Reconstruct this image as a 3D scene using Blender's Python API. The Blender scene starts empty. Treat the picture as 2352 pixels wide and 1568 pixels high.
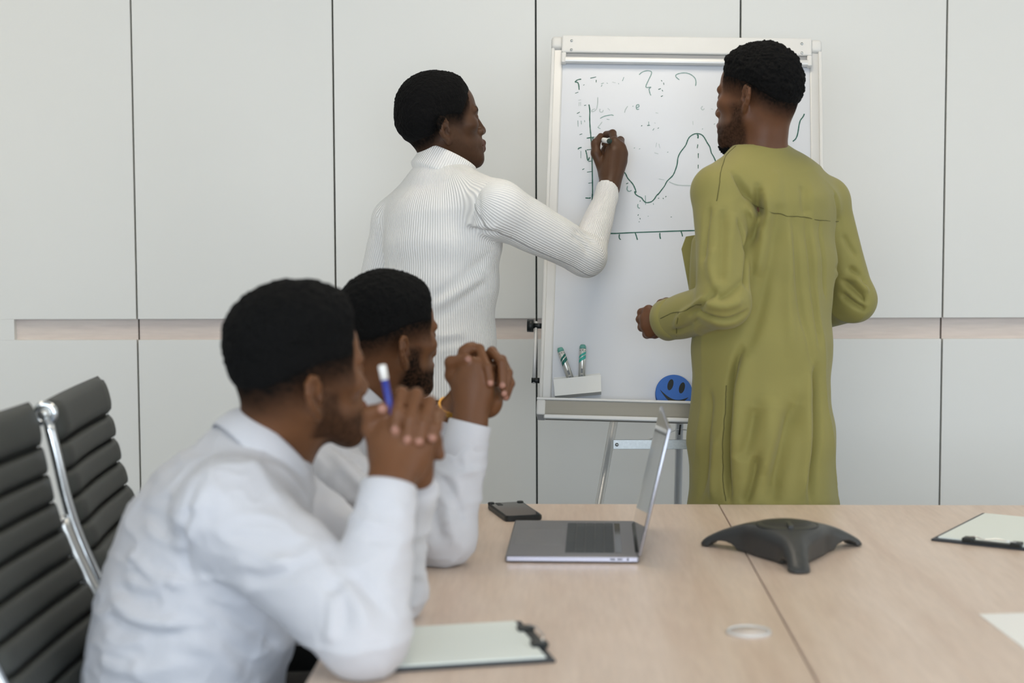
import bpy, bmesh, math, random
import numpy as np
from mathutils import Vector, Matrix

random.seed(7); np.random.seed(7)
SC = bpy.context.scene
COL = SC.collection

# ------------------------------------------------------------------ camera
FPX = 3667.36                      # focal length in pixels of the 2352 x 1568 photograph
CAM = np.array([0.0, 0.0, 1.345])
def cam_basis(yaw, pitch, roll):
    cy, sy = math.cos(yaw), math.sin(yaw)
    f = np.array([-sy, cy, 0.]); r = np.array([cy, sy, 0.]); u = np.array([0, 0, 1.])
    cp, sp = math.cos(pitch), math.sin(pitch)
    f2 = f*cp - u*sp; u2 = u*cp + f*sp
    cr, sr = math.cos(roll), math.sin(roll)
    return r*cr + u2*sr, u2*cr - r*sr, f2
CR, CU, CF = cam_basis(.0322, .07292, -.00371)
cd = bpy.data.cameras.new('camera'); co = bpy.data.objects.new('camera', cd); COL.objects.link(co)
m = Matrix.Identity(4)
for i in range(3):
    m[i][0] = CR[i]; m[i][1] = CU[i]; m[i][2] = -CF[i]; m[i][3] = CAM[i]
co.matrix_world = m
cd.sensor_width = 36; cd.lens = FPX/2352*36; cd.clip_start = .05
cd.dof.use_dof = True; cd.dof.focus_distance = 3.95; cd.dof.aperture_fstop = 3.0
SC.camera = co

def ray(px, py):
    return CF + CR*(px-1176)/FPX - CU*(py-784)/FPX
def P(px, py, d):                  # the point seen at a pixel, d metres along the view axis
    return CAM + ray(px, py)*d
def hit(px, py, n, o):             # the point seen at a pixel, on a plane
    n = np.asarray(n, float); r = ray(px, py)
    return CAM + r*((np.asarray(o, float)-CAM) @ n)/(r @ n)
def to_px(V):
    Q = np.atleast_2d(V) - CAM; d = Q @ CF
    return np.c_[1176+FPX*(Q@CR)/d, 784-FPX*(Q@CU)/d, d]

# ------------------------------------------------------------------ light
SC.view_settings.view_transform = 'Standard'; SC.view_settings.look = 'None'
SC.view_settings.gamma = 1; SC.view_settings.use_curve_mapping = False
SC.view_settings.exposure = 0.06
wd = bpy.data.worlds.new('world'); SC.world = wd; wd.use_nodes = True
wd.node_tree.nodes['Background'].inputs[0].default_value = (.80, .90, 1.0, 1)
wd.node_tree.nodes['Background'].inputs[1].default_value = 1.0
def area(name, loc, target, sx, sy, power, color):
    l = bpy.data.lights.new(name, 'AREA'); l.shape = 'RECTANGLE'; l.size = sx; l.size_y = sy
    l.energy = power; l.color = color
    o = bpy.data.objects.new(name, l); COL.objects.link(o); o.location = loc
    o.rotation_euler = (Vector(target)-Vector(loc)).to_track_quat('-Z', 'Y').to_euler()
    return o
# daylight entering by the windows: two in the right wall, one in the wall behind the camera
area('window_daylight', (3.86, 2.55, 1.55), (0, 2.55, 1.55), 1.9, 1.7, 13, (.90, .95, 1.0))
area('window_daylight', (3.86, -.35, 1.55), (0, -.35, 1.55), 1.9, 1.7, 40, (.90, .95, 1.0))
area('window_daylight', (-.4, -2.66, 1.55), (-.4, 0, 1.55), 3.6, 1.7, 126, (.78, .88, 1.0))
# ceiling light panels
LAMPS = [(-2.0, .6), (.2, .6), (2.4, .6), (-2.0, 3.45), (.2, 3.45), (2.4, 3.45)]

# ------------------------------------------------------------------ tools
def tag(o, label=None, cat=None, group=None, kind=None):
    if label: o['label'] = label
    if cat: o['category'] = cat
    if group: o['group'] = group
    if kind: o['kind'] = kind
    return o
def empty(name, loc=(0, 0, 0)):
    o = bpy.data.objects.new(name, None); COL.objects.link(o); o.location = loc; o.empty_display_size = .05
    return o
def parent(o, p):
    if p is not None:
        o.parent = p
        o.matrix_parent_inverse = Matrix.Translation(p.location).inverted() if p.type == 'EMPTY' and p.parent is None else Matrix.Identity(4)
def mesh_obj(name, verts, faces, mat, par=None, smooth=False):
    me = bpy.data.meshes.new(name); me.from_pydata([tuple(map(float, v)) for v in verts], [], [tuple(f) for f in faces]); me.update()
    return link(name, me, mat, par, smooth)
def link(name, me, mat, par=None, smooth=False):
    o = bpy.data.objects.new(name, me); COL.objects.link(o)
    if mat is not None and len(me.materials) == 0: me.materials.append(mat)
    if smooth: me.polygons.foreach_set('use_smooth', [True]*len(me.polygons))
    parent(o, par)
    return o
def bm_obj(name, bm, mat, par=None, smooth=False):
    me = bpy.data.meshes.new(name); bm.normal_update(); bm.to_mesh(me); bm.free()
    return link(name, me, mat, par, smooth)
def box_bm(lo, hi, bev=0.0, seg=2, M=None):
    bm = bmesh.new(); bmesh.ops.create_cube(bm, size=1)
    lo = Vector(lo); hi = Vector(hi)
    for v in bm.verts:
        v.co = Vector(((v.co[i]+.5)*(hi[i]-lo[i])+lo[i] for i in range(3)))
    if bev > 0: bmesh.ops.bevel(bm, geom=bm.edges[:], offset=bev, segments=seg, profile=.5, affect='EDGES')
    if M is not None: bmesh.ops.transform(bm, matrix=M, verts=bm.verts)
    return bm
def box(name, lo, hi, mat, par=None, bev=0.0, seg=2, M=None, smooth=False):
    return bm_obj(name, box_bm(lo, hi, bev, seg, M), mat, par, smooth)
def tube_arrays(pts, r, n=12, cap=True, closed=False):
    pts = [np.asarray(p, float) for p in pts]; N = len(pts)
    rr = r if hasattr(r, '__len__') else [r]*N
    V = []; Fc = []
    up = np.array([0.0, 0, 1.0]); prev = None
    for i, p in enumerate(pts):
        if closed: t = pts[(i+1) % N]-pts[i-1]
        else: t = pts[min(i+1, N-1)]-pts[max(i-1, 0)]
        t = t/(np.linalg.norm(t)+1e-12)
        if prev is None:
            a = up if abs(t[2]) < .9 else np.array([1.0, 0, 0])
            x = np.cross(a, t)
        else: x = prev-t*(prev@t)
        x /= np.linalg.norm(x)+1e-12; y = np.cross(t, x); prev = x
        for k in range(n):
            a = 2*math.pi*k/n
            V.append(p+rr[i]*(math.cos(a)*x+math.sin(a)*y))
    M = N if closed else N-1
    for i in range(M):
        for k in range(n):
            a = i*n+k; b = i*n+(k+1) % n; j = (i+1) % N
            Fc.append((a, b, j*n+(k+1) % n, j*n+k))
    if cap and not closed:
        Fc.append(tuple(range(n-1, -1, -1))); Fc.append(tuple((N-1)*n+k for k in range(n)))
    return V, Fc
def tube(name, pts, r, mat, par=None, n=12, closed=False, cap=True):
    V, Fc = tube_arrays(pts, r, n, cap, closed)
    return mesh_obj(name, V, Fc, mat, par, True)
def smooth_path(pts, n=8):
    pts = [np.asarray(p, float) for p in pts]; out = []
    for i in range(len(pts)-1):
        p0 = pts[max(i-1, 0)]; p1 = pts[i]; p2 = pts[i+1]; p3 = pts[min(i+2, len(pts)-1)]
        for k in range(n):
            t = k/n
            out.append(.5*((2*p1)+(-p0+p2)*t+(2*p0-5*p1+4*p2-p3)*t*t+(-p0+3*p1-3*p2+p3)*t**3))
    out.append(pts[-1]); return out
def mtx(R3, loc):
    M = Matrix.Identity(4)
    for i in range(3):
        for j in range(3): M[i][j] = R3[i][j]
        M[i][3] = loc[i]
    return M

# ------------------------------------------------------------------ materials
def srgb(r, g, b):
    f = lambda c: (c/255/12.92) if c/255 <= .04045 else ((c/255+.055)/1.055)**2.4
    return (f(r), f(g), f(b), 1)
def mat(name, color, rough=.5, metal=0.0, spec=.5, var=0.0, vscale=6.0, bump=0.0, bscale=200.0, stretch=None, coat=0.0, sheen=0.0):
    m = bpy.data.materials.new(name); m.use_nodes = True; nt = m.node_tree; b = nt.nodes['Principled BSDF']
    b.inputs['Base Color'].default_value = color; b.inputs['Roughness'].default_value = rough
    b.inputs['Metallic'].default_value = metal; b.inputs['Specular IOR Level'].default_value = spec
    b.inputs['Coat Weight'].default_value = coat; b.inputs['Coat Roughness'].default_value = .1
    b.inputs['Sheen Weight'].default_value = sheen
    tc = nt.nodes.new('ShaderNodeTexCoord'); mp = nt.nodes.new('ShaderNodeMapping'); nt.links.new(tc.outputs['Object'], mp.inputs[0])
    if stretch: mp.inputs['Scale'].default_value = stretch
    if var > 0:
        n = nt.nodes.new('ShaderNodeTexNoise'); n.inputs['Scale'].default_value = vscale; n.inputs['Detail'].default_value = 5
        nt.links.new(mp.outputs[0], n.inputs[0])
        mx = nt.nodes.new('ShaderNodeMix'); mx.data_type = 'RGBA'
        mx.inputs[6].default_value = tuple(c*(1-var) for c in color[:3])+(1,); mx.inputs[7].default_value = tuple(min(1, c*(1+var)) for c in color[:3])+(1,)
        nt.links.new(n.outputs[0], mx.inputs[0]); nt.links.new(mx.outputs[2], b.inputs['Base Color'])
    if bump > 0:
        n2 = nt.nodes.new('ShaderNodeTexNoise'); n2.inputs['Scale'].default_value = bscale; n2.inputs['Detail'].default_value = 3
        nt.links.new(mp.outputs[0], n2.inputs[0])
        bp = nt.nodes.new('ShaderNodeBump'); bp.inputs['Strength'].default_value = bump; bp.inputs['Distance'].default_value = .002
        nt.links.new(n2.outputs[0], bp.inputs['Height']); nt.links.new(bp.outputs[0], b.inputs['Normal'])
    return m
def emit(name, color, s):
    m = bpy.data.materials.new(name); m.use_nodes = True; nt = m.node_tree
    b = nt.nodes['Principled BSDF']; b.inputs['Emission Color'].default_value = color; b.inputs['Emission Strength'].default_value = s
    return m
def wood(name, c1, c2, c3, rough=.42, across='Y'):
    m = bpy.data.materials.new(name); m.use_nodes = True; nt = m.node_tree; b = nt.nodes['Principled BSDF']
    tc = nt.nodes.new('ShaderNodeTexCoord'); mp = nt.nodes.new('ShaderNodeMapping'); nt.links.new(tc.outputs['Object'], mp.inputs[0])
    mp.inputs['Scale'].default_value = (9, .9, 9) if across == 'Y' else (.9, 9, 9)
    mp.inputs['Rotation'].default_value = (0, 0, .10)
    n = nt.nodes.new('ShaderNodeTexNoise'); n.inputs['Scale'].default_value = 1.5; n.inputs['Detail'].default_value = 7; n.inputs['Roughness'].default_value = .6; n.inputs['Distortion'].default_value = .6
    nt.links.new(mp.outputs[0], n.inputs[0])
    r = nt.nodes.new('ShaderNodeValToRGB'); e = r.color_ramp.elements
    e[0].position = .28; e[0].color = c1; e[1].position = .72; e[1].color = c3; k = e.new(.5); k.color = c2
    nt.links.new(n.outputs[0], r.inputs[0])
    n2 = nt.nodes.new('ShaderNodeTexNoise'); n2.inputs['Scale'].default_value = 14; n2.inputs['Detail'].default_value = 4
    nt.links.new(mp.outputs[0], n2.inputs[0])
    mx = nt.nodes.new('ShaderNodeMix'); mx.data_type = 'RGBA'; mx.blend_type = 'MULTIPLY'; mx.inputs[0].default_value = .22
    nt.links.new(r.outputs[0], mx.inputs[6]); nt.links.new(n2.outputs[0], mx.inputs[7])
    nt.links.new(mx.outputs[2], b.inputs['Base Color']); b.inputs['Roughness'].default_value = rough; b.inputs['Specular IOR Level'].default_value = .5
    return m
M = {}
M['panel'] = mat('white_laminate', srgb(234, 233, 227), .40, spec=.4, var=.015, vscale=1.5)
M['joint'] = mat('joint_green_black', srgb(28, 50, 42), .6)
M['carcass'] = mat('carcass', srgb(40, 58, 50), .7)
M['strip'] = wood('recess_wood', srgb(222, 206, 198), srgb(232, 218, 208), srgb(238, 226, 214), .5, across='X')
M['paint'] = mat('wall_paint', srgb(222, 221, 214), .8, var=.02, vscale=3, bump=.05, bscale=300)
M['ceil'] = mat('ceiling_paint', srgb(232, 231, 226), .9, var=.01)
M['floor'] = mat('carpet', srgb(128, 138, 154), .95, var=.18, vscale=60, bump=.5, bscale=700)
M['lamp'] = emit('lamp_diffuser', (1, .88, .71, 1), 8.6)
M['alu'] = mat('aluminium', srgb(210, 211, 210), .35, metal=.45, var=.03, vscale=20, stretch=(1, 1, 30))
M['alu_lt'] = mat('aluminium_white', srgb(216, 216, 214), .42, metal=.25, var=.03, vscale=8)
M['plastic_w'] = mat('white_plastic', srgb(220, 219, 215), .5, var=.03, vscale=25)
M['steel'] = mat('galvanised_steel', srgb(205, 210, 210), .38, metal=.75, var=.15, vscale=180)
M['board'] = mat('whiteboard_enamel', srgb(214, 217, 222), .26, spec=.32, var=.012, vscale=2)
M['tray'] = mat('tray_aluminium', srgb(140, 137, 128), .4, metal=.7, var=.05, vscale=10, stretch=(.3, 1, 12))
M['groove'] = mat('groove_grey', srgb(150, 151, 152), .6)
M['black'] = mat('black_plastic', srgb(20, 26, 26), .45)
M['ink'] = mat('green_ink', srgb(36, 92, 80), .5)
M['ink2'] = mat('worn_green_ink', srgb(120, 150, 146), .5)
M['ink3'] = mat('faded_ink', srgb(172, 184, 184), .5)
M['table'] = wood('maple_laminate', srgb(213, 189, 170), srgb(223, 202, 184), srgb(231, 212, 196), .36)
M['edge'] = mat('edge_band', srgb(205, 180, 156), .45, var=.06, vscale=20)
M['leather'] = mat('grey_leather', srgb(58, 60, 56), .55, var=.08, vscale=30, bump=.25, bscale=500)
M['chrome'] = mat('chrome', srgb(225, 228, 230), .10, metal=1.0)
M['polish'] = mat('polished_aluminium', srgb(226, 226, 222), .3, metal=.8)
M['laptop'] = mat('space_grey_aluminium', srgb(132, 131, 134), .38, metal=.65)
M['laptop_edge'] = mat('laptop_edge', srgb(190, 190, 204), .3, metal=.8)
M['key'] = mat('key_black', srgb(52, 58, 62), .5)
M['keywell'] = mat('key_well', srgb(88, 90, 92), .55, metal=.3)
M['screen'] = mat('screen_glass', srgb(10, 11, 12), .04, spec=.8, coat=1.0)
M['lid'] = mat('lid_edge', srgb(178, 180, 190), .25, metal=.85)
M['phone'] = mat('phone_case', srgb(30, 34, 34), .5)
M['phone_glass'] = mat('phone_glass', srgb(14, 18, 18), .06, spec=.7)
M['spk'] = mat('charcoal_plastic', srgb(52, 53, 52), .42, var=.05, vscale=40, bump=.1, bscale=900)
M['spk_dark'] = mat('charcoal_grille', srgb(36, 37, 36), .5)
M['paper'] = mat('paper', srgb(226, 232, 226), .8, var=.01, vscale=10)
M['paper2'] = mat('paper_white', srgb(238, 238, 234), .8)
M['clip'] = mat('clipboard_black', srgb(44, 48, 54), .5, var=.08, vscale=50)
M['blue'] = mat('blue_foam', srgb(56, 104, 180), .75, var=.06, vscale=60, bump=.15, bscale=500)
M['pencil'] = mat('pencil_blue', srgb(38, 52, 140), .4)
M['teal'] = mat('teal_plastic', srgb(104, 168, 156), .4)
M['teal_d'] = mat('teal_dark_print', srgb(14, 104, 92), .45)
M['teal_l'] = mat('teal_light_print', srgb(60, 172, 158), .45)
M['silver'] = mat('marker_silver', srgb(212, 212, 206), .28, metal=.45)
M['grey_print'] = mat('grey_print', srgb(120, 124, 126), .5)
M['gold'] = mat('gold', srgb(176, 132, 58), .35, metal=.9)
M['grommet'] = mat('grommet_grey', srgb(196, 186, 178), .4, metal=.1)
M['grommet_cap'] = mat('grommet_cap', srgb(204, 192, 182), .45)
M['frame_w'] = mat('window_frame', srgb(225, 225, 222), .5)

# ------------------------------------------------------------------ the room
WY = 4.75                                     # front face of the cabinet wall
box('floor', (-3.2, -2.9, -.1), (3.9, 5.3, 0), M['floor'])['kind'] = 'structure'
box('ceiling', (-3.2, -2.9, 2.75), (3.9, 5.3, 2.85), M['ceil'])['kind'] = 'structure'
box('wall_left', (-3.2, -2.9, 0), (-3.1, 5.3, 2.75), M['paint'])['kind'] = 'structure'
def wall_with_holes(name, axis, c0, c1, a0, a1, holes):
    # a wall of real thickness with window openings; axis 'x' stands at x = c0..c1 and runs along y
    bm = bmesh.new(); cuts = sorted({a0, a1} | {h for H in holes for h in H[:2]})
    for i in range(len(cuts)-1):
        u0, u1 = cuts[i], cuts[i+1]; hs = [H for H in holes if H[0] <= u0 and H[1] >= u1]
        zs = [(0, 2.75)] if not hs else [(0, hs[0][2]), (hs[0][3], 2.75)]
        for z0, z1 in zs:
            b = box_bm((c0, u0, z0), (c1, u1, z1)) if axis == 'x' else box_bm((u0, c0, z0), (u1, c1, z1))
            t = bpy.data.meshes.new('t'); b.to_mesh(t); b.free(); bm.from_mesh(t); bpy.data.meshes.remove(t)
    bmesh.ops.remove_doubles(bm, verts=bm.verts, dist=1e-5)
    o = bm_obj(name, bm, M['paint']); o['kind'] = 'structure'; return o
HR = [(-1.3, .6, .7, 2.4), (1.6, 3.5, .7, 2.4)]
HB = [(-2.2, 1.4, .7, 2.4)]
wall_with_holes('wall_right', 'x', 3.75, 3.9, -2.9, 5.3, HR)
wall_with_holes('wall_rear', 'y', -2.9, -2.75, -3.2, 3.9, HB)
def window(name, axis, c, u0, u1, z0, z1, nm):
    e = empty(name, ((c, (u0+u1)/2, z0) if axis == 'x' else ((u0+u1)/2, c, z0))); e['kind'] = 'structure'
    q = lambda a, b, za, zb, t: (((c-t, a, za), (c+t, b, zb)) if axis == 'x' else ((a, c-t, za), (b, c+t, zb)))
    for a, b, za, zb in ((u0, u0+.06, z0, z1), (u1-.06, u1, z0, z1), (u0+.06, u1-.06, z0, z0+.06), (u0+.06, u1-.06, z1-.06, z1)):
        lo, hi = q(a, b, za, zb, .03); box('frame', lo, hi, M['frame_w'], e)
    for k in range(1, nm):
        u = u0+(u1-u0)*k/nm; lo, hi = q(u-.03, u+.03, z0+.06, z1-.06, .03); box('mullion', lo, hi, M['frame_w'], e)
window('window_1', 'x', 3.80, 1.6, 3.5, .7, 2.4, 2)
window('window_2', 'x', 3.80, -1.3, .6, .7, 2.4, 2)
window('window_3', 'y', -2.80, -2.2, 1.4, .7, 2.4, 3)

# cabinet wall: carcass, panels with open joints, grip recess
wall = box('wall_back', (-3.1, WY+.045, 0), (3.75, 5.2, 2.75), M['carcass']); wall['kind'] = 'structure'
ZR0 = CAM[2]-.2784; ZH = .0625                # upper rim of the grip recess and its height
XJ0 = -.0798
g = .0026
joints = [XJ0+.6*(k-2) for k in range(-3, 9)]
x_end = hit(32.5, 750, (0, 1, 0), (0, WY, 0))[0]
for a, b in zip(joints[:-1], joints[1:]):
    a = max(a, -3.1); b = min(b, 3.75)
    if b-a < .05: continue
    # upper and lower door fronts; the recess stops part-way across one bay
    if a < x_end < b:
        box('wall_panel', (a+g, WY, ZR0), (b-g, WY+.022, 2.75), M['panel'], wall, .0008, 1)
        box('wall_panel', (a+g, WY, .08), (b-g, WY+.022, ZR0-ZH), M['panel'], wall, .0008, 1)
        box('wall_panel', (a+g, WY, ZR0-ZH), (x_end, WY+.022, ZR0), M['panel'], wall)
        box('recess_strip', (x_end, WY+.020, ZR0-ZH-.01), (b-g, WY+.045, ZR0+.01), M['strip'], wall)
    elif b <= x_end:
        box('wall_panel', (a+g, WY, .08), (b-g, WY+.022, 2.75), M['panel'], wall, .0008, 1)
    else:
        box('wall_panel', (a+g, WY, ZR0), (b-g, WY+.022, 2.75), M['panel'], wall, .0008, 1)
        box('wall_panel', (a+g, WY, .08), (b-g, WY+.022, ZR0-ZH), M['panel'], wall, .0008, 1)
        box('recess_strip', (a+g, WY+.020, ZR0-ZH-.01), (b-g, WY+.045, ZR0+.01), M['strip'], wall)
box('plinth', (-3.1, WY+.03, 0), (3.75, WY+.05, .08), M['joint'], wall)
for i, (x, y) in enumerate(LAMPS):
    e = tag(empty('ceiling_light', (x, y, 2.75)), 'square flush ceiling light panel with warm white diffuser', 'light', 'ceiling light panels')
    for lo, hi in (((-.3, -.3), (.3, -.28)), ((-.3, .28), (.3, .3)), ((-.3, -.28), (-.28, .28)), ((.28, -.28), (.3, .28))):
        box('frame', (x+lo[0], y+lo[1], 2.735), (x+hi[0], y+hi[1], 2.75), M['frame_w'], e)
    box('diffuser', (x-.28, y-.28, 2.738), (x+.28, y+.28, 2.748), M['lamp'], e)

# ------------------------------------------------------------------ conference table
TZ = .74; TYF = 3.4364; XS = .3364
XL = float(hit(715, 1545, (0, 0, 1), (0, 0, TZ))[0])
tb = tag(empty('conference_table', (XS, 2.2, 0)), 'large pale maple conference table with a lengthwise joint', 'table')
box('tabletop', (XL, .55, TZ-.028), (XS-.0012, TYF, TZ), M['table'], tb, .0015, 1)
box('tabletop', (XS+.0012, .55, TZ-.028), (XS*2-XL+.25, TYF-.004, TZ), M['table'], tb, .0015, 1)
box('frame_rail', (XL+.18, .75, TZ-.075), (XL+.24, TYF-.3, TZ-.028), M['black'], tb)
box('frame_rail', (XS*2-XL, .75, TZ-.075), (XS*2-XL+.06, TYF-.3, TZ-.028), M['black'], tb)
box('cross_rail', (XL+.24, 2.0, TZ-.07), (XS*2-XL, 2.06, TZ-.03), M['black'], tb)
for lx in (XL+.21, XS*2-XL+.03):
    for ly in (.85, TYF-.4):
        tube('leg', [(lx, ly, 0), (lx, ly, TZ-.075)], .03, M['polish'], tb, 16)
gp = hit(1720, 1453, (0, 0, 1), (0, 0, TZ))
gr = tube('cable_grommet', [(gp[0], gp[1], TZ), (gp[0], gp[1], TZ+.0025)], [.034, .033], M['grommet'], tb, 40)
tube('grommet_cap', [(gp[0], gp[1], TZ+.0025), (gp[0], gp[1], TZ+.0032)], .026, M['grommet_cap'], gr, 32)
def arc_pts(c, r, a0, a1, n, z):
    return [(c[0]+r*math.cos(a0+(a1-a0)*i/n), c[1]+r*math.sin(a0+(a1-a0)*i/n), z) for i in range(n+1)]
tube('grommet_rim', arc_pts(gp, .031, 0, 2*math.pi*39/40, 39, TZ+.003), .0018, M['alu_lt'], gr, 6, closed=True)

# ------------------------------------------------------------------ flipchart board on its easel
def board_rot(yaw, lean, roll):
    cz, sz = math.cos(yaw), math.sin(yaw); Rz = np.array([[cz, -sz, 0], [sz, cz, 0], [0, 0, 1]])
    cx, sx = math.cos(lean), math.sin(lean); Rx = np.array([[1, 0, 0], [0, cx, sx], [0, -sx, cx]])
    cy, sy = math.cos(roll), math.sin(roll); Ry = np.array([[cy, 0, sy], [0, 1, 0], [-sy, 0, cy]])
    return Rz @ Rx @ Ry
BR = board_rot(-.0199, .3416, .0255); BO = np.array([.3077, 4.0963, CAM[2]+.0102])
BM = mtx(BR, BO); BN = BR[:, 1]
def bl(x, y, z): return BO + BR @ np.array([x, y, z])
def b_hit(px, py): return hit(px, py, BN, BO)
ez = tag(empty('flipchart_easel', (BO[0], BO[1], 0)), 'white flipchart whiteboard leaning on a tripod easel with pen tray', 'whiteboard')
HW, HH = .35, .5
bs = box('writing_surface', (-HW+.022, 0, -HH+.02), (HW-.022, .008, HH-.02), M['board'], ez, M=BM)
for s in (-1, 1):
    f = box('side_rail', (min(s*HW, s*(HW-.028)), -.004, -HH), (max(s*HW, s*(HW-.028)), .018, HH-.03), M['alu_lt'], ez, .004, 2, BM)
    box('rail_lip', (min(s*(HW+.003), s*(HW-.006)), -.012, -HH), (max(s*(HW+.003), s*(HW-.006)), .018, HH-.03), M['plastic_w'], f, .003, 2, BM)
    cap = box('corner_cap', (min(s*(HW+.004), s*(HW-.028)), -.014, HH-.032), (max(s*(HW+.004), s*(HW-.028)), .02, HH+.004), M['plastic_w'], ez, .010, 3, BM, True)
ct = box('clamp_bar', (-HW+.024, -.02, HH-.046), (HW-.024, .016, HH+.003), M['plastic_w'], ez, .004, 2, BM)
box('clamp_groove', (-HW+.036, -.014, HH-.058), (HW-.036, -.004, HH-.046), M['groove'], ct, .002, 1, BM)
box('clamp_lip', (-HW+.030, -.022, HH-.074), (HW-.030, -.004, HH-.058), M['alu_lt'], ct, .005, 2, BM)
for s in (-1, 1):
    box('clamp_end', (min(s*(HW-.024), s*(HW-.037)), -.022, HH-.076), (max(s*(HW-.024), s*(HW-.037)), -.002, HH-.046), M['plastic_w'], ct, .004, 2, BM)
    for z in (HH-.014, HH-.04):
        tube('rivet', [bl(s*(HW-.05), -.0205, z), bl(s*(HW-.05), -.022, z)], .0035, M['steel'], ct, 10)
# pen tray
TR = [(-HW-.012, HW+.012)]
tz0 = -HH+.002
tray = box('pen_tray', (-HW-.002, -.060, tz0-.030), (HW+.002, -.058, tz0+.004), M['tray'], ez, 0, 1, BM)
box('tray_floor', (-HW-.002, -.060, tz0-.032), (HW+.002, .004, tz0-.029), M['tray'], tray, 0, 1, BM)
box('tray_lip', (-HW-.006, -.064, tz0+.003), (HW+.006, -.055, tz0+.010), M['alu_lt'], tray, .0015, 1, BM)
box('tray_lip', (-HW+.012, -.060, tz0-.042), (HW-.012, -.050, tz0-.030), M['alu_lt'], tray, .003, 2, BM)
for s in (-1, 1):
    box('tray_end', (min(s*(HW+.006), s*(HW-.016)), -.064, tz0-.034), (max(s*(HW+.006), s*(HW-.016)), .004, tz0+.004), M['plastic_w'], tray, .004, 2, BM)
# side adjusting rod with knob
kx = -HW-.018
rod = tube('side_rod', [bl(kx, .012, -.275), bl(kx, .012, -.435)], .0045, M['alu_lt'], ez, 8)
kb = [bl(kx-.022, .012, -.286), bl(kx-.006, .012, -.286)]
tube('knob', kb, .016, M['black'], ez, 8)
tube('knob_stem', [bl(kx-.006, .012, -.286), bl(kx+.018, .012, -.286)], .007, M['black'], ez, 10)
tube('rod_end', [bl(kx-.006, .012, -.428), bl(kx+.018, .012, -.428)], .007, M['black'], ez, 10)
# legs
def floor_line(p, q):
    p = np.asarray(p); q = np.asarray(q); t = (p[2]-.012)/(p[2]-q[2]); return p+(q-p)*t
dl = 4.05
for s in (-1, 1):
    top = bl(s*.145, .035, -HH+.03) if s < 0 else bl(.155, .035, -HH+.03)
    a = P(1411, 962, 3.98); b = P(1376, 1157, 3.93)
    if s > 0:
        cx = bl(0.0, .03, -HH)[0]+.0; a = np.array([2*cx-a[0], a[1], a[2]]); b = np.array([2*cx-b[0], b[1], b[2]])
    c = floor_line(a, b); a2 = a+(a-c)/np.linalg.norm(a-c)*.12
    l = tube('front_leg', [a2, c], .0100, M['alu'], ez, 16)
    tube('rubber_foot', [c+(a-c)/np.linalg.norm(a-c)*.03, c+np.array([0, 0, -.011])], .0135, M['black'], l, 12)
ra = P(1561, 965, 4.15); rb = P(1557, 1157, 4.22); rc = floor_line(ra, rb)
l = tube('rear_leg', [bl(.14, .05, -.36), ra, rb, rc], .011, M['alu'], ez, 16)
tube('rubber_foot', [rc+(ra-rc)/np.linalg.norm(ra-rc)*.03, rc+np.array([0, 0, -.011])], .0145, M['black'], l, 12)
c0 = P(1408, 1020, 3.955); c1 = P(1700, 1020, 3.955)
V0 = c0; w = c1-c0
br = box('cross_brace', (0, -.0015, -.0118), (float(np.linalg.norm(w)), .0015, .0118), M['steel'], ez, .0008, 1,
         mtx(np.c_[w/np.linalg.norm(w), np.cross([0, 0, 1.0], w/np.linalg.norm(w)), [0, 0, 1.0]], c0+np.array([0, -.002, 0])))
tube('bolt', [P(1417, 1021, 3.945), P(1417, 1021, 3.953)], .0045, M['steel'], br, 10)
rp = P(1562, 986, 4.14)
tube('cord', smooth_path([P(1484, 1011, 3.97), P(1530, 996, 4.05), rp, P(1600, 993, 4.06), P(1640, 1011, 3.97)], 6), .0016, M['plastic_w'], ez, 6)
tube('cord_hook', [rp+np.array([0, -.012, .014]), rp+np.array([-.003, -.012, -.012])], .0025, M['black'], ez, 6)

# handwriting: ink strokes lying on the board surface
def Z5(l): return [(1220+x/3.92, 60+y/3.92) for x, y in l]
def Z6(l): return [(1220+x/5.6, 440+y/5.6) for x, y in l]
def ZR(l): return [(1780+x/5.06, 70+y/5.06) for x, y in l]
def ink(name, strokes, width, mt):
    for st in strokes:
        V = []; Fc = []
        if len(st) == 1: st = [st[0], (st[0][0]+2.5, st[0][1]-1.5)]
        pts = [BR.T @ (b_hit(*p)-BO) for p in st]
        pts = smooth_path(pts, 5) if len(pts) > 2 else pts
        pts = np.array(pts)[:, [0, 2]]
        t = np.gradient(pts, axis=0); t /= np.linalg.norm(t, axis=1)[:, None]+1e-9
        nrm = np.c_[-t[:, 1], t[:, 0]]; n = len(pts)
        wv = width*.5*(.85+.3*np.random.rand(n)); wv[0] *= .7; wv[-1] *= .55
        for sgn in (-1, 1):
            for i in range(n):
                q = pts[i]+sgn*nrm[i]*wv[i]; V.append(bl(q[0], -.0006, q[1]))
        for i in range(n-1): Fc.append((i, i+1, n+i+1, n+i))
        mesh_obj(name, V, Fc, mt, bs)
axis_v = Z5([(520, 705), (528, 760), (527, 830), (530, 900), (538, 1000), (545, 1100), (549, 1250), (552, 1400), (553, 1520)])+Z6([(787, 30), (785, 130), (783, 300), (780, 540)])
axis_h = Z6([(780, 541), (1012, 538), (1100, 537), (1340, 526), (1650, 515), (1900, 506), (2050, 502), (2500, 492), (3200, 480)])
ticks = [Z5(l) for l in ([(500, 1010), (540, 1003), (572, 1000)], [(500, 1115), (540, 1110)], [(515, 1218), (548, 1214)], [(503, 1315), (553, 1308)], [(515, 1414), (555, 1410)], [(487, 1547), (520, 1549), (538, 1545)])]
ticks += [Z6(l) for l in ([(1135, 548), (1132, 585), (1140, 610), (1155, 615)], [(1338, 530), (1352, 570), (1368, 622)], [(1655, 530), (1656, 575), (1665, 610)], [(1928, 512), (1940, 545), (1947, 578)])]
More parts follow.
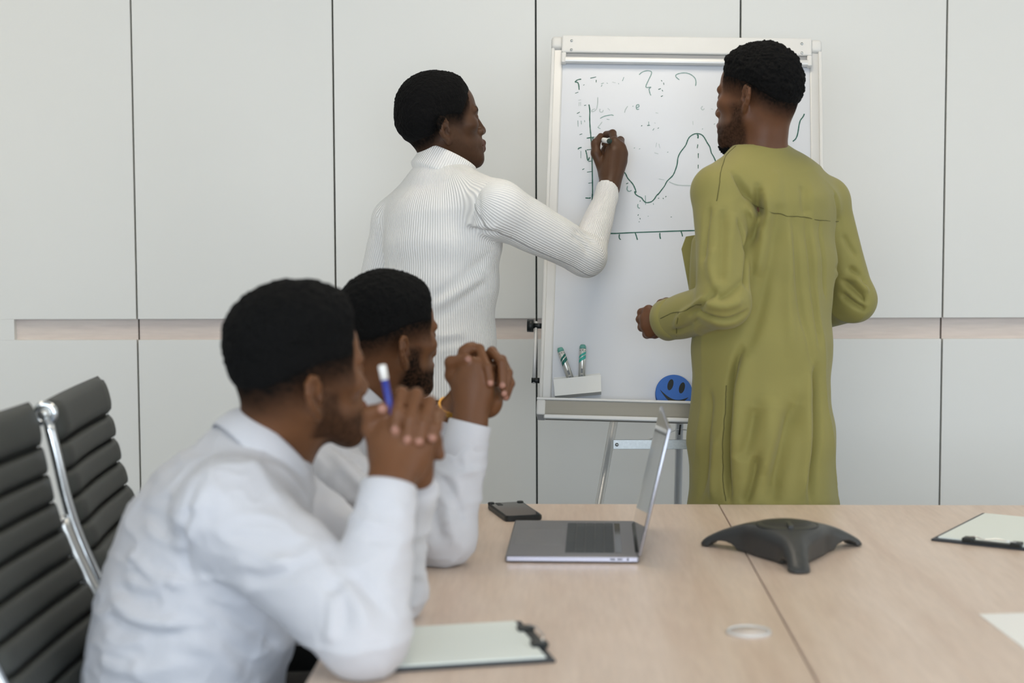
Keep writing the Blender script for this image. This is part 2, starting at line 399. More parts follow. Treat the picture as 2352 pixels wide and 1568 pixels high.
ink('graph_axis', [axis_v, axis_h]+ticks, .0031, M['ink'])
curve = Z5([(640, 1120), (700, 1200), (770, 1260), (825, 1305), (850, 1330), (870, 1370), (910, 1415), (930, 1450), (945, 1495)])+Z6([(1330, 0), (1345, 35), (1380, 60), (1420, 80), (1445, 115), (1475, 140), (1510, 140), (1550, 128), (1585, 95), (1610, 55), (1640, 25)])
curve += Z5([(1140, 1520), (1170, 1480), (1200, 1440), (1225, 1395), (1275, 1345), (1300, 1290), (1315, 1240), (1322, 1185), (1345, 1135), (1390, 1075), (1410, 1025), (1430, 995), (1465, 973), (1500, 968), (1535, 978), (1560, 1005), (1585, 1050), (1610, 1090), (1622, 1140), (1650, 1190), (1690, 1290), (1750, 1390)])
ink('graph_curve', [curve, ZR([(342, 968), (325, 1005), (295, 1045), (280, 1100), (270, 1165), (258, 1220), (238, 1262), (205, 1290)])], .0029, M['ink'])
ink('dashed_line', [Z5(l) for l in ([(1492, 980), (1503, 983), (1501, 1012)], [(1500, 1065), (1496, 1100)], [(1505, 1145), (1505, 1190)], [(1504, 1248), (1504, 1283)], [(1502, 1340), (1503, 1380)])], .0034, M['ink'])
ink('ink_stroke', [Z5(l) for l in (
    [(452, 478), (420, 484), (396, 502), (418, 508), (428, 530), (432, 575)], [(396, 605), (425, 595)], [(470, 533)], [(532, 470), (585, 458)], [(586, 485), (585, 508)],
    [(1170, 488), (1180, 498)], [(1192, 510), (1195, 530)], [(1145, 570), (1168, 563)], [(1178, 575), (1186, 588)], [(1168, 636), (1186, 626)],
    [(478, 716), (495, 711)], [(412, 788), (438, 774)], [(422, 1110), (432, 1098), (455, 1092)], [(490, 1115), (500, 1155), (510, 1210), (525, 1180)], [(460, 1293), (480, 1283)], [(435, 978), (460, 970)],
    [(1140, 922), (1150, 915)], [(855, 1420), (875, 1412)], [(1045, 895), (1070, 893)], [(990, 900)])]
    + [Z6(l) for l in ([(1398, 128), (1405, 115)], [(1372, 310), (1382, 292)], [(1400, 340), (1402, 358)], [(1385, 392), (1393, 385)], [(1632, 90)], [(1695, 82), (1703, 95)], [(1728, 72), (1738, 58)], [(1795, 327), (1810, 326)])], .0030, M['ink'])
ink('ink_stroke', [Z5(l) for l in (
    [(972, 438), (1000, 415), (1045, 402), (1080, 410), (1082, 432), (1060, 480), (1035, 535), (1040, 553), (1078, 550), (1062, 565), (1068, 600), (1078, 625)],
    [(1335, 485), (1300, 450), (1330, 428), (1390, 422), (1440, 438), (1475, 470), (1484, 505), (1480, 540)],
    [(945, 735), (968, 728), (968, 708), (950, 712), (946, 735), (955, 750), (972, 748)], [(822, 495), (835, 460)], [(630, 545), (640, 528)], [(630, 520), (655, 512)], [(680, 512), (690, 518)], [(785, 515), (790, 522)], [(912, 724)],
    [(868, 1440), (863, 1470), (880, 1488), (905, 1478)], [(600, 675), (598, 700)], [(420, 850), (423, 905)], [(450, 852), (452, 885)], [(480, 848), (483, 865)], [(432, 812), (452, 814)],
    [(680, 838), (705, 842)], [(620, 832), (660, 812), (720, 800), (742, 806)], [(600, 912), (625, 925)], [(448, 1125), (448, 1190)], [(1095, 938), (1108, 920)], [(1058, 860), (1060, 890)], [(925, 1100)], [(972, 1108)], [(1540, 930), (1546, 922)], [(1645, 885)], [(1225, 1138)])]
    + [Z6(l) for l in ([(1375, 160), (1370, 190), (1385, 212), (1400, 210)], [(1468, 50), (1472, 170)], [(1502, 322), (1507, 312)], [(1570, 150), (1575, 170)])], .0026, M['ink2'])
ink('ink_stroke', [Z5(l) for l in (
    [(600, 640), (598, 700), (590, 745)], [(575, 745), (550, 755), (545, 770), (570, 765), (590, 745)], [(620, 745), (618, 770), (640, 775), (650, 755)], [(840, 780), (850, 750), (870, 720)], [(690, 740), (710, 760)],
    [(425, 668), (450, 664)], [(432, 685), (430, 720)], [(445, 685), (445, 720)], [(640, 862), (615, 895), (600, 912)], [(1545, 720), (1530, 740), (1545, 755), (1560, 742)], [(1620, 745), (1638, 750)],
    [(730, 505), (760, 510)], [(1130, 1050), (1122, 1090)], [(1150, 1060), (1160, 1100)], [(1110, 1140), (1145, 1150)], [(1240, 1400), (1320, 1430), (1450, 1435)], [(1110, 870), (1120, 876)], [(1455, 855), (1458, 890)], [(1120, 780), (1145, 785)], [(1150, 1375), (1200, 1385)])], .0024, M['ink3'])

# magnetic pen box with two markers
def on_board(px, py, off=0.0):
    q = BR.T @ (b_hit(px, py)-BO); return q[0], q[2]
q = [on_board(*c) for c in ((1272, 878), (1380, 867), (1381, 906), (1275, 916))]
pb = tag(empty('pen_holder', bl(q[3][0], -.02, q[3][1])), 'small white paper pen pocket stuck low on the whiteboard', 'pen holder')
V = [bl(x, -.0005, z) for x, z in q]+[bl(x, -.032, z) for x, z in q]
Fq = [(4, 5, 6, 7), (0, 4, 7, 3), (1, 2, 6, 5), (3, 7, 6, 2)]
Vi = [bl(q[i][0]+(q[(i+2) % 4][0]-q[i][0])*.03, -.003, q[i][1]+(q[(i+2) % 4][1]-q[i][1])*.03*(1 if i > 1 else 0)) for i in range(4)]+[bl(q[i][0]+(q[(i+2) % 4][0]-q[i][0])*.03, -.0295, q[i][1]+(q[(i+2) % 4][1]-q[i][1])*.03*(1 if i > 1 else 0)) for i in range(4)]
n0 = 8; V += Vi
Fq += [(0, 3, 2, 1), (n0+4, n0+7, n0+6, n0+5), (n0, n0+3, n0+7, n0+4), (n0+1, n0+5, n0+6, n0+2), (n0+3, n0+2, n0+6, n0+7), (n0, n0+1, n0+2, n0+3), (0, 1, n0+1, n0), (1, 5, n0+5, n0+1), (5, 4, n0+4, n0+5), (4, 0, n0, n0+4)]
mesh_obj('pocket', V, Fq, M['paper2'], pb)
qb = [on_board(*c) for c in ((1272, 867), (1378, 857), (1381, 906), (1275, 916))]
mesh_obj('back_flap', [bl(x, -.0004, z) for x, z in qb]+[bl(x, -.0014, z) for x, z in qb], [(0, 1, 2, 3), (4, 7, 6, 5), (0, 4, 5, 1), (1, 5, 6, 2), (2, 6, 7, 3), (3, 7, 4, 0)], M['paper2'], pb)
def marker_pen(a, b, label, stripe, group=None):
    # a tail end (up), b other end; metres
    a = np.asarray(a); b = np.asarray(b); ax = (a-b)/np.linalg.norm(a-b); L = np.linalg.norm(a-b)
    e = tag(empty('marker_pen', b), label, 'marker', group)
    x = np.cross(ax, BN); x /= np.linalg.norm(x); y = np.cross(ax, x)
    R_ = .0084
    tube('barrel', [b, b+ax*L*.86, b+ax*L*.88], [R_, R_, R_*.95], M['silver'], e, 20)
    tube('end_plug', [b+ax*L*.88, b+ax*L*.955, b+ax*L], [R_*.97, R_*.97, R_*.72], M['teal'], e, 20)
    tube('cap', [b-ax*.012, b-ax*.0005], [R_*1.1, R_*1.1], M['teal'], e, 20)
    def decal(name, f0, f1, sl, h, mt, wd=1.0):
        # slanted printed band on the camera side of the barrel
        n = 10; Vd = []; Fd = []
        for i in range(n+1):
            t = i/n; ang = math.radians(-75*wd+150*wd*t)
            rr = R_*1.03; base = f0*L+sl*(t-.5)*L
            dirv = math.cos(ang)*(-BN)+math.sin(ang)*np.cross(ax, BN)
            dirv = dirv-ax*(dirv@ax); dirv /= np.linalg.norm(dirv)
            Vd += [b+ax*base+dirv*rr, b+ax*(base+h*L)+dirv*rr]
        for i in range(n): Fd.append((2*i, 2*i+2, 2*i+3, 2*i+1))
        mesh_obj(name, Vd, Fd, mt, e)
    decal('printed_stripe', .54, 0, -.16, .10, stripe); decal('printed_stripe', .67, 0, -.16, .07, stripe)
    decal('printed_text', .10, 0, 0, .035, M['grey_print'], .25); decal('printed_text', .18, 0, 0, .13, M['grey_print'], .22)
    for k in (-1, 0, 1):
        an = math.radians(48*k); dv = math.cos(an)*(-BN)+math.sin(an)*np.cross(ax, BN); dv -= ax*(dv@ax); dv /= np.linalg.norm(dv)
        c = b+ax*L*.83+dv*R_; tube('vent_dot', [c, c+dv*.0004], .0011, M['black'], e, 8)
    return e
def mk(px0, px1, d0): 
    return [bl(*(lambda t: (t[0], d0, t[1]))(on_board(*p))) for p in (px0, px1)]
a_, b_ = mk((1286, 803), (1313, 880), -.0165); marker_pen(a_, b_, 'silver marker with dark green stripes leaning aslant in the pen pocket', M['teal_d'])
a_, b_ = mk((1339, 796), (1336, 877), -.0165); marker_pen(a_, b_, 'silver marker with light turquoise stripes upright in the pen pocket', M['teal_l'])

# smiling eraser disc on the tray
ec = on_board(1547, 906); er_c = bl(ec[0], 0, ec[1]); RR = .0455
er = tag(empty('sponge_eraser', bl(ec[0], -.012, ec[1]-RR)), 'round blue foam eraser with a smiling face on the pen tray', 'eraser')
def disc_pts(f, yv): return [bl(ec[0]+x, yv, ec[1]+z) for x, z in f]
n = 56; ring = [(RR*math.cos(2*math.pi*i/n), RR*math.sin(2*math.pi*i/n)) for i in range(n)]
r2 = [(x*.975, z*.975) for x, z in ring]
V = disc_pts(ring, -.001)+disc_pts(ring, -.021)+disc_pts(r2, -.0225)
F_ = [tuple(range(n))]+[(i, n+i, n+(i+1) % n, (i+1) % n) for i in range(n)]+[(n+i, 2*n+i, 2*n+(i+1) % n, n+(i+1) % n) for i in range(n)]+[tuple(range(3*n-1, 2*n-1, -1))]
mesh_obj('foam_disc', V, F_, M['blue'], er)
def flat(name, f):
    k = len(f); mesh_obj(name, disc_pts(f, -.0228)+disc_pts(f, -.0222), [tuple(range(k))]+[(i, (i+1) % k, k+(i+1) % k, k+i) for i in range(k)], M['black'], er)
pm = RR/41.0   # metres per photograph pixel on the disc
tilt = math.radians(14)
for ex, ey in ((-8, 17.5), (17.5, 11)):
    f = []
    for i in range(28):
        t = 2*math.pi*i/28; x = 6.2*math.cos(t); z = 13*math.sin(t)
        f.append(((ex+x*math.cos(tilt)+z*math.sin(tilt))*pm, (ey-x*math.sin(tilt)+z*math.cos(tilt))*pm))
    flat('eye', f)
up_, lo_ = [], []
for i in range(19):
    t = i/18; x = -31+63*t; z = 4-16*t-14*math.sin(math.pi*t)
    th = 9.5*math.sin(math.pi*t)**.8+.4
    up_.append((x*pm, (z+2)*pm)); lo_.append((x*pm, (z+2-th)*pm))
flat('mouth', up_+lo_[::-1])

# ------------------------------------------------------------------ laptop
LO = np.array([.01876, 3.00219, TZ]); LA = -.0207
LM = Matrix.Translation(LO) @ Matrix.Rotation(LA, 4, 'Z')
def lw(x, y, z): return np.array(LM @ Vector((x, y, z)))
lp = tag(empty('laptop', LO), 'open grey aluminium laptop on the table', 'laptop')
base = box('base', (-.1205, -.1745, .0015), (.1205, .1745, .0125), M['laptop'], lp, .0035, 3, LM, True)
box('base_rim', (-.117, -.1752, .0032), (.117, -.1740, .0112), M['laptop_edge'], base, .0005, 1, LM)
for i, x in enumerate((.0726, .0854)):
    box('port', (x-.0045, -.1757, .0062), (x+.0045, -.1749, .0088), M['black'], base, .0003, 1, LM)
tube('audio_jack', [lw(.0997, -.1757, .0074), lw(.0997, -.1749, .0074)], .0019, M['black'], base, 12)
kw = box('keyboard_well', (-.0135, -.142, .0118), (.0765, .142, .0127), M['keywell'], base, 0, 1, LM)
key_me = {}
def key(x, y, w, h=.0158):
    k = (round(w, 4), round(h, 4))
    if k not in key_me:
        b = box_bm((-h/2, -w/2, 0), (h/2, w/2, .0012), .0004, 1); me = bpy.data.meshes.new('key'); b.to_mesh(me); b.free(); me.materials.append(M['key']); key_me[k] = me
    o = bpy.data.objects.new('key', key_me[k]); COL.objects.link(o); o.parent = kw
    o.matrix_world = LM @ Matrix.Translation((x, y, .0127))
pit = .0187
for r in range(5):
    x = -.0135+.0092+r*.0179
    if r == 0: ws = [.0165]*3+[.0212, .0995, .0212, .0165]+[.0165]*3
    elif r == 1: ws = [.0445]+[.0165]*10+[.0445]
    elif r == 2: ws = [.034]+[.0165]*11+[.034]
    elif r == 3: ws = [.0265]+[.0165]*12+[.0265]
    else: ws = [.0165]*13+[.0285]
    tot = sum(ws); gap = (.278-tot)/(len(ws)-1); y = -.139
    for w_ in ws:
        key(x, y+w_/2, w_); y += w_+gap
box('touch_strip', (.0785, -.142, .0123), (.0895, .142, .0129), M['phone_glass'], base, 0, 1, LM)
box('trackpad', (-.108, -.075, .0122), (-.022, .075, .01265), M['laptop'], base, 0, 1, LM)
ta = math.radians(13.0)
LDM = LM @ Matrix.Translation((.1185, 0, .0115)) @ Matrix.Rotation(ta, 4, 'Y')
lid = box('lid', (-.001, -.1745, .002), (.0045, .1745, .2385), M['lid'], lp, .0018, 2, LDM, True)
box('display', (-.0016, -.1725, .006), (-.0008, .1725, .2365), M['screen'], lid, 0, 1, LDM)
tube('hinge', [np.array(LDM @ Vector((.0005, -.135, .0005))), np.array(LDM @ Vector((.0005, .135, .0005)))], .0055, M['black'], lp, 12)
for sx in (-.105, .105):
    for sy in (-.15, .15):
        tube('rubber_foot', [lw(sx, sy, 0), lw(sx, sy, .002)], .006, M['black'], base, 10)

# ------------------------------------------------------------------ phone
pc = [hit(*c, (0, 0, 1), (0, 0, TZ+.006)) for c in ((1120, 1158), (1190, 1153), (1247, 1187), (1171, 1200))]
e0 = (pc[0]+pc[1])/2; e1 = (pc[2]+pc[3])/2; mid = (e0+e1)/2; ang = math.atan2(*(e1-e0)[[1, 0]])
PM = Matrix.Translation((mid[0], mid[1], TZ)) @ Matrix.Rotation(ang, 4, 'Z')
ph = tag(empty('smartphone', (mid[0], mid[1], TZ)), 'black smartphone in a dark case beside the laptop', 'phone')
def rounded_slab(L, W, r, z0, z1, bev):
    bm = bmesh.new(); vs = []
    for cx, cy, a in ((L/2-r, W/2-r, 0), (-L/2+r, W/2-r, 90), (-L/2+r, -W/2+r, 180), (L/2-r, -W/2+r, 270)):
        for i in range(7):
            t = math.radians(a+15*i); vs.append(bm.verts.new((cx+r*math.cos(t), cy+r*math.sin(t), z0)))
    f = bm.faces.new(vs); ex = bmesh.ops.extrude_face_region(bm, geom=[f])
    for v in ex['geom']:
        if isinstance(v, bmesh.types.BMVert): v.co.z = z1
    bmesh.ops.recalc_face_normals(bm, faces=bm.faces)
    if bev: bmesh.ops.bevel(bm, geom=[e for e in bm.edges if abs(e.verts[0].co.z-e.verts[1].co.z) < 1e-6], offset=bev, segments=2, affect='EDGES')
    return bm
Lp = float(np.linalg.norm(e1-e0))*1.0; Lp = min(max(Lp, .14), .165)
b_ = rounded_slab(Lp, .079, .011, 0, .0115, .002); bmesh.ops.transform(b_, matrix=PM, verts=b_.verts); case = bm_obj('case', b_, M['phone'], ph)
b_ = rounded_slab(Lp-.008, .071, .009, .0108, .0118, .0003); bmesh.ops.transform(b_, matrix=PM, verts=b_.verts); bm_obj('glass', b_, M['phone_glass'], ph)
for cx, cy in ((-1, -1), (-1, 1)):
    b_ = rounded_slab(.014, .014, .006, .009, .0138, .001); bmesh.ops.transform(b_, matrix=PM @ Matrix.Translation((cx*(Lp/2-.007), cy*.032, 0)), verts=b_.verts); bm_obj('corner_bumper', b_, M['phone'], case)
b_ = rounded_slab(.03, .012, .004, .0116, .0124, .0003); bmesh.ops.transform(b_, matrix=PM @ Matrix.Translation((-Lp/2+.022, -.018, 0)), verts=b_.verts); bm_obj('camera_window', b_, M['black'], case)

# ------------------------------------------------------------------ clipboards and sheet
def clipboard(corner, along, out_sign, label, clip_edge_w, length, pw=.21, pl=.297):
    # corner of the clip edge, direction of the clip edge, the board runs to the side given by out_sign
    a = np.array([corner[0], corner[1], TZ]); u = np.array([along[0], along[1], 0.]); u /= np.linalg.norm(u)
    v = np.array([-u[1], u[0], 0.])*out_sign
    R3 = np.c_[u, v, np.array([0, 0, 1.0])]
    if np.linalg.det(R3) < 0: a = a+u*clip_edge_w; u = -u; R3 = np.c_[u, v, np.array([0, 0, 1.0])]
    T = mtx(R3, a); W_ = clip_edge_w
    e = tag(empty('clipboard', a+(u*W_+v*length)/2), label, 'clipboard')
    box('backing_board', (0, 0, .0005), (W_, length, .0045), M['clip'], e, .0012, 2, T)
    box('paper_sheet', ((W_-pw)/2, .012, .0047), ((W_+pw)/2, .012+pl, .0075), M['paper'], e, .0004, 1, T)
    c = W_/2
    cl = box('clip', (c-.055, -.002, .0045), (c+.055, .012, .0095), M['black'], e, .0015, 2, T)
    for s in (-1, 1):
        box('clip_jaw', (c+s*.045-.010, -.004, .007), (c+s*.045+.010, .020, .0135), M['black'], cl, .002, 2, T)
    wp = [np.array(T @ Vector(p)) for p in ((c-.045, .004, .0135), (c-.03, -.002, .018), (c-.01, -.004, .0145), (c+.012, -.002, .0175), (c+.03, -.004, .0155), (c+.045, .004, .0135))]
    tube('clip_wire', smooth_path(wp, 5), .0011, M['chrome'], cl, 6)
    return e
tn = ((0, 0, 1), (0, 0, TZ))
A = hit(2138, 1242, *tn); B = hit(2352, 1265, *tn)
clipboard(A, B-A, 1, 'black clipboard holding white paper with wire clip, on the table past the conference phone', .23, .325)
A = hit(1277, 1522, *tn); B = hit(880, 1547, *tn); dxy = B-A
u_ = dxy/np.linalg.norm(dxy)
cv = np.array([-u_[1], u_[0], 0]);  cv = cv if cv[1] > 0 else -cv
A2 = np.array([A[0], A[1], TZ])
clipboard(A2, cv, 1 if np.dot(np.array([-cv[1], cv[0], 0]), u_) > 0 else -1, 'black clipboard holding white paper by the elbow of the man with the blue pencil', .225, .252, .205, .222)
C = hit(2248, 1411, *tn); D = hit(2352, 1408, *tn); u_ = (D-C)/np.linalg.norm(D-C)
sk = (hit(2352, 1490, *tn)-C); sk = sk/np.linalg.norm(sk)
u2 = sk
sh_v = [C, C+u_*.22, C+u_*.22+u2*.3, C+u2*.3]
V = [np.array([p[0], p[1], TZ+z]) for z in (.0004, .0009) for p in sh_v]
tag(mesh_obj('paper_sheet', V, [(3, 2, 1, 0), (4, 5, 6, 7), (0, 1, 5, 4), (1, 2, 6, 5), (2, 3, 7, 6), (3, 0, 4, 7)], M['paper2']), 'loose blank white sheet of paper lying flat on the table', 'paper')

# ------------------------------------------------------------------ ribbed office chairs
PROF = [(-.768, 1.062), (-.757, 1.02), (-.745, .965), (-.733, .905), (-.716, .845), (-.692, .785), (-.664, .725), (-.636, .665), (-.612, .605), (-.592, .545), (-.572, .49)]
def prof_resample(n0=400):
    p = np.array(smooth_path([np.array([a, 0, b]) for a, b in PROF], 20)); d = np.r_[0, np.cumsum(np.linalg.norm(np.diff(p, axis=0), axis=1))]
    return p, d
PR, PD = prof_resample()
def pr_at(s):
    p = np.array([np.interp(s, PD, PR[:, 0]), 0, np.interp(s, PD, PR[:, 2])]); q = np.array([np.interp(s+.004, PD, PR[:, 0]), 0, np.interp(s+.004, PD, PR[:, 2])])
    q0 = np.array([np.interp(s-.004, PD, PR[:, 0]), 0, np.interp(s-.004, PD, PR[:, 2])])
    t = (q-q0)/np.linalg.norm(q-q0); n = np.array([-t[2], 0, t[0]]); n = n if n[0] > 0 else -n
    return p, t, n
def pad_mesh(name, s0, s1, width, thick, frame, mt, par, off, roll=0.0):
    # one upholstered channel: a pillow-shaped bar running across the chair
    ns, nw = 9, 14; V = []; Fc = []
    prof = []
    for i in range(ns):
        t = i/(ns-1); b = (1-abs(2*t-1)**2.6)**.5 if 0 < t < 1 else 0
        prof.append((t, b))
    for j in range(nw+1):
        w = j/nw; y = (w-.5)*width; e = min(w, 1-w)*width; ew = min(1, (e/.018))**.5 if e < .018 else 1
        ew = max(ew, .25)
        sag = .010*(1-(2*w-1)**2)           # slight hollow towards the middle
        for sd in (1, -1):
            for t, b in (prof if sd > 0 else prof[::-1][1:-1]):
                p, tt, nn = frame(s0+(s1-s0)*t)
                q = p+nn*(sd*thick*.5*(b*.62+.38*(b > 0))*ew-sag)+np.array([0, y, 0])
                V.append(q+off)
    m_ = ns+ns-2
    for j in range(nw):
        for k in range(m_):
            Fc.append((j*m_+k, j*m_+(k+1) % m_, (j+1)*m_+(k+1) % m_, (j+1)*m_+k))
    Fc.append(tuple(range(m_-1, -1, -1))); Fc.append(tuple(nw*m_+k for k in range(m_)))
    return mesh_obj(name, V, Fc, mt, par, True)
def office_chair(y0, dx, label, lift=0.0, width=.43):
    off = np.array([dx, y0, lift]); e = tag(empty('office_chair', (dx-.38, y0, 0)), label, 'chair', 'ribbed office chairs')
    s = 0.0; k = 0; total = PD[-1]
    first = .075
    edges = [0, first]
    while edges[-1]+.0465 < total: edges.append(edges[-1]+.0465)
    for a, b in zip(edges[:-1], edges[1:]):
        pad_mesh('back_pad', a+.0006, b-.0006, width, .034 if a > 0 else .042, pr_at, M['leather'], e, off)
    bk = []
    ts = np.linspace(.012, total-.004, 30)
    for t in ts:
        p_, t_, n_ = pr_at(t)
        for dn in (-.002, -.012):
            for j in range(9):
                w_ = -1+2*j/8; bk.append(p_+n_*(dn-.010*(1-w_*w_))+np.array([0, w_*(width/2-.010), 0])+off)
    Fb = []; m_ = 18
    for i in range(len(ts)-1):
        for j in range(8):
            Fb.append((i*m_+j, i*m_+j+1, (i+1)*m_+j+1, (i+1)*m_+j)); Fb.append((i*m_+9+j, (i+1)*m_+9+j, (i+1)*m_+9+j+1, i*m_+9+j+1))
        Fb.append((i*m_, (i+1)*m_, (i+1)*m_+9, i*m_+9)); Fb.append((i*m_+8, i*m_+17, (i+1)*m_+17, (i+1)*m_+8))
    mesh_obj('back_sling', bk, Fb, M['leather'], e, True)
    seat = [(-.575, .475), (-.50, .455), (-.36, .452), (-.22, .462), (-.12, .458), (-.085, .43)]
    sp = np.array(smooth_path([np.array([a, 0, b]) for a, b in seat], 12)); sd_ = np.r_[0, np.cumsum(np.linalg.norm(np.diff(sp, axis=0), axis=1))]
    def seat_at(s):
        f = lambda s_: np.array([np.interp(s_, sd_, sp[:, 0]), 0, np.interp(s_, sd_, sp[:, 2])])
        t = f(s+.004)-f(s-.004); t /= np.linalg.norm(t); n = np.array([-t[2], 0, t[0]]); return f(s), t, (n if n[2] > 0 else -n)
    off2 = off
    ed = np.arange(0, sd_[-1], .0465)
    for a, b in zip(ed[:-1], ed[1:]): pad_mesh('seat_pad', a+.0006, b-.0006, width, .034, seat_at, M['leather'], e, off2)
    for sgn in (-1, 1):
        yy = sgn*(width/2+(.009 if sgn < 0 else -.004)); xo = -.004 if sgn < 0 else -.030
        pts = [pr_at(t)[0]+off+np.array([xo, yy, 0]) for t in np.linspace(.03 if sgn < 0 else .07, total, 26)]
        pts += [sp[i]+off2+np.array([0, yy, -.012]) for i in range(4, len(sp), 4)]
        fr = tube('side_frame', pts, .0095, M['chrome'], e, 12)
        c = pr_at(.022 if sgn < 0 else .06)[0]+off+np.array([xo, yy, 0])
        tube('end_ring', [c+np.array([.015*math.cos(a), 0, .015*math.sin(a)]) for a in np.linspace(0, 2*math.pi*19/20, 20)], .0062, M['chrome'], fr, 10, closed=True)
        tube('ring_hub', [c+np.array([0, -.008, 0]), c+np.array([0, .008, 0])], .009, M['polish'], fr, 14)
        # flat polished arm strap rising behind the frame
        p0 = pr_at(.20)[0]+off+np.array([xo-.022, yy, 0]); p1 = pr_at(.30)[0]+off+np.array([xo-.020, yy, 0]); p2 = pr_at(.47)[0]+off+np.array([xo-.012, yy, 0]); p3 = sp[10]+off2+np.array([0, yy, -.03])
        if sgn < 0: p0, p1, p2, p3 = [q_+np.array([.008, -.013, 0]) for q_ in (p0, p1, p2, p3)]
        tube('arm_strap', smooth_path([p0, p1, p2, p3], 6), .011, M['polish'], fr, 8)
        tube('strap_bolt', [p0+np.array([0, -.012, 0]), p0+np.array([0, .012, 0])], .007, M['chrome'], fr, 12)
    for t in (.30, .52):
        c = pr_at(t)[0]+off+np.array([-.03, 0, 0]); tube('back_spreader', [c+np.array([0, -width/2-.008, 0]), c+np.array([0, width/2+.008, 0])], .008, M['polish'], e, 10)
    cx = dx-.33
    tube('gas_column', [(cx, y0, .07), (cx, y0, .28), (cx, y0, .281), (cx, y0, .43)], [.028, .028, .016, .016], M['chrome'], e, 18)
    box('seat_plate', (cx-.10, y0-.08, .415), (cx+.10, y0+.08, .435), M['black'], e, .005, 2)
    for k in range(5):
        a = 2*math.pi*k/5+.3; d_ = np.array([math.cos(a), math.sin(a), 0]); c = np.array([cx, y0, 0])
        lg = tube('base_arm', [c+d_*.02+np.array([0, 0, .105]), c+d_*.13+np.array([0, 0, .09]), c+d_*.225+np.array([0, 0, .072])], [.022, .018, .013], M['polish'], e, 10)
        pv = c+d_*.225
        tube('caster', [pv+np.array([-d_[1], d_[0], 0])*-.018+np.array([0, 0, .026]), pv+np.array([-d_[1], d_[0], 0])*.018+np.array([0, 0, .026])], .026, M['black'], lg, 16)
        tube('caster_stem', [pv+np.array([0, 0, .03]), pv+np.array([0, 0, .075])], .006, M['chrome'], lg, 8)
    return e
office_chair(2.337, -.100, 'dark grey ribbed leather office chair behind the man holding a blue pencil')
office_chair(2.82, -.100, 'dark grey ribbed leather office chair behind the man with the gold bracelet').rotation_euler.z = .09

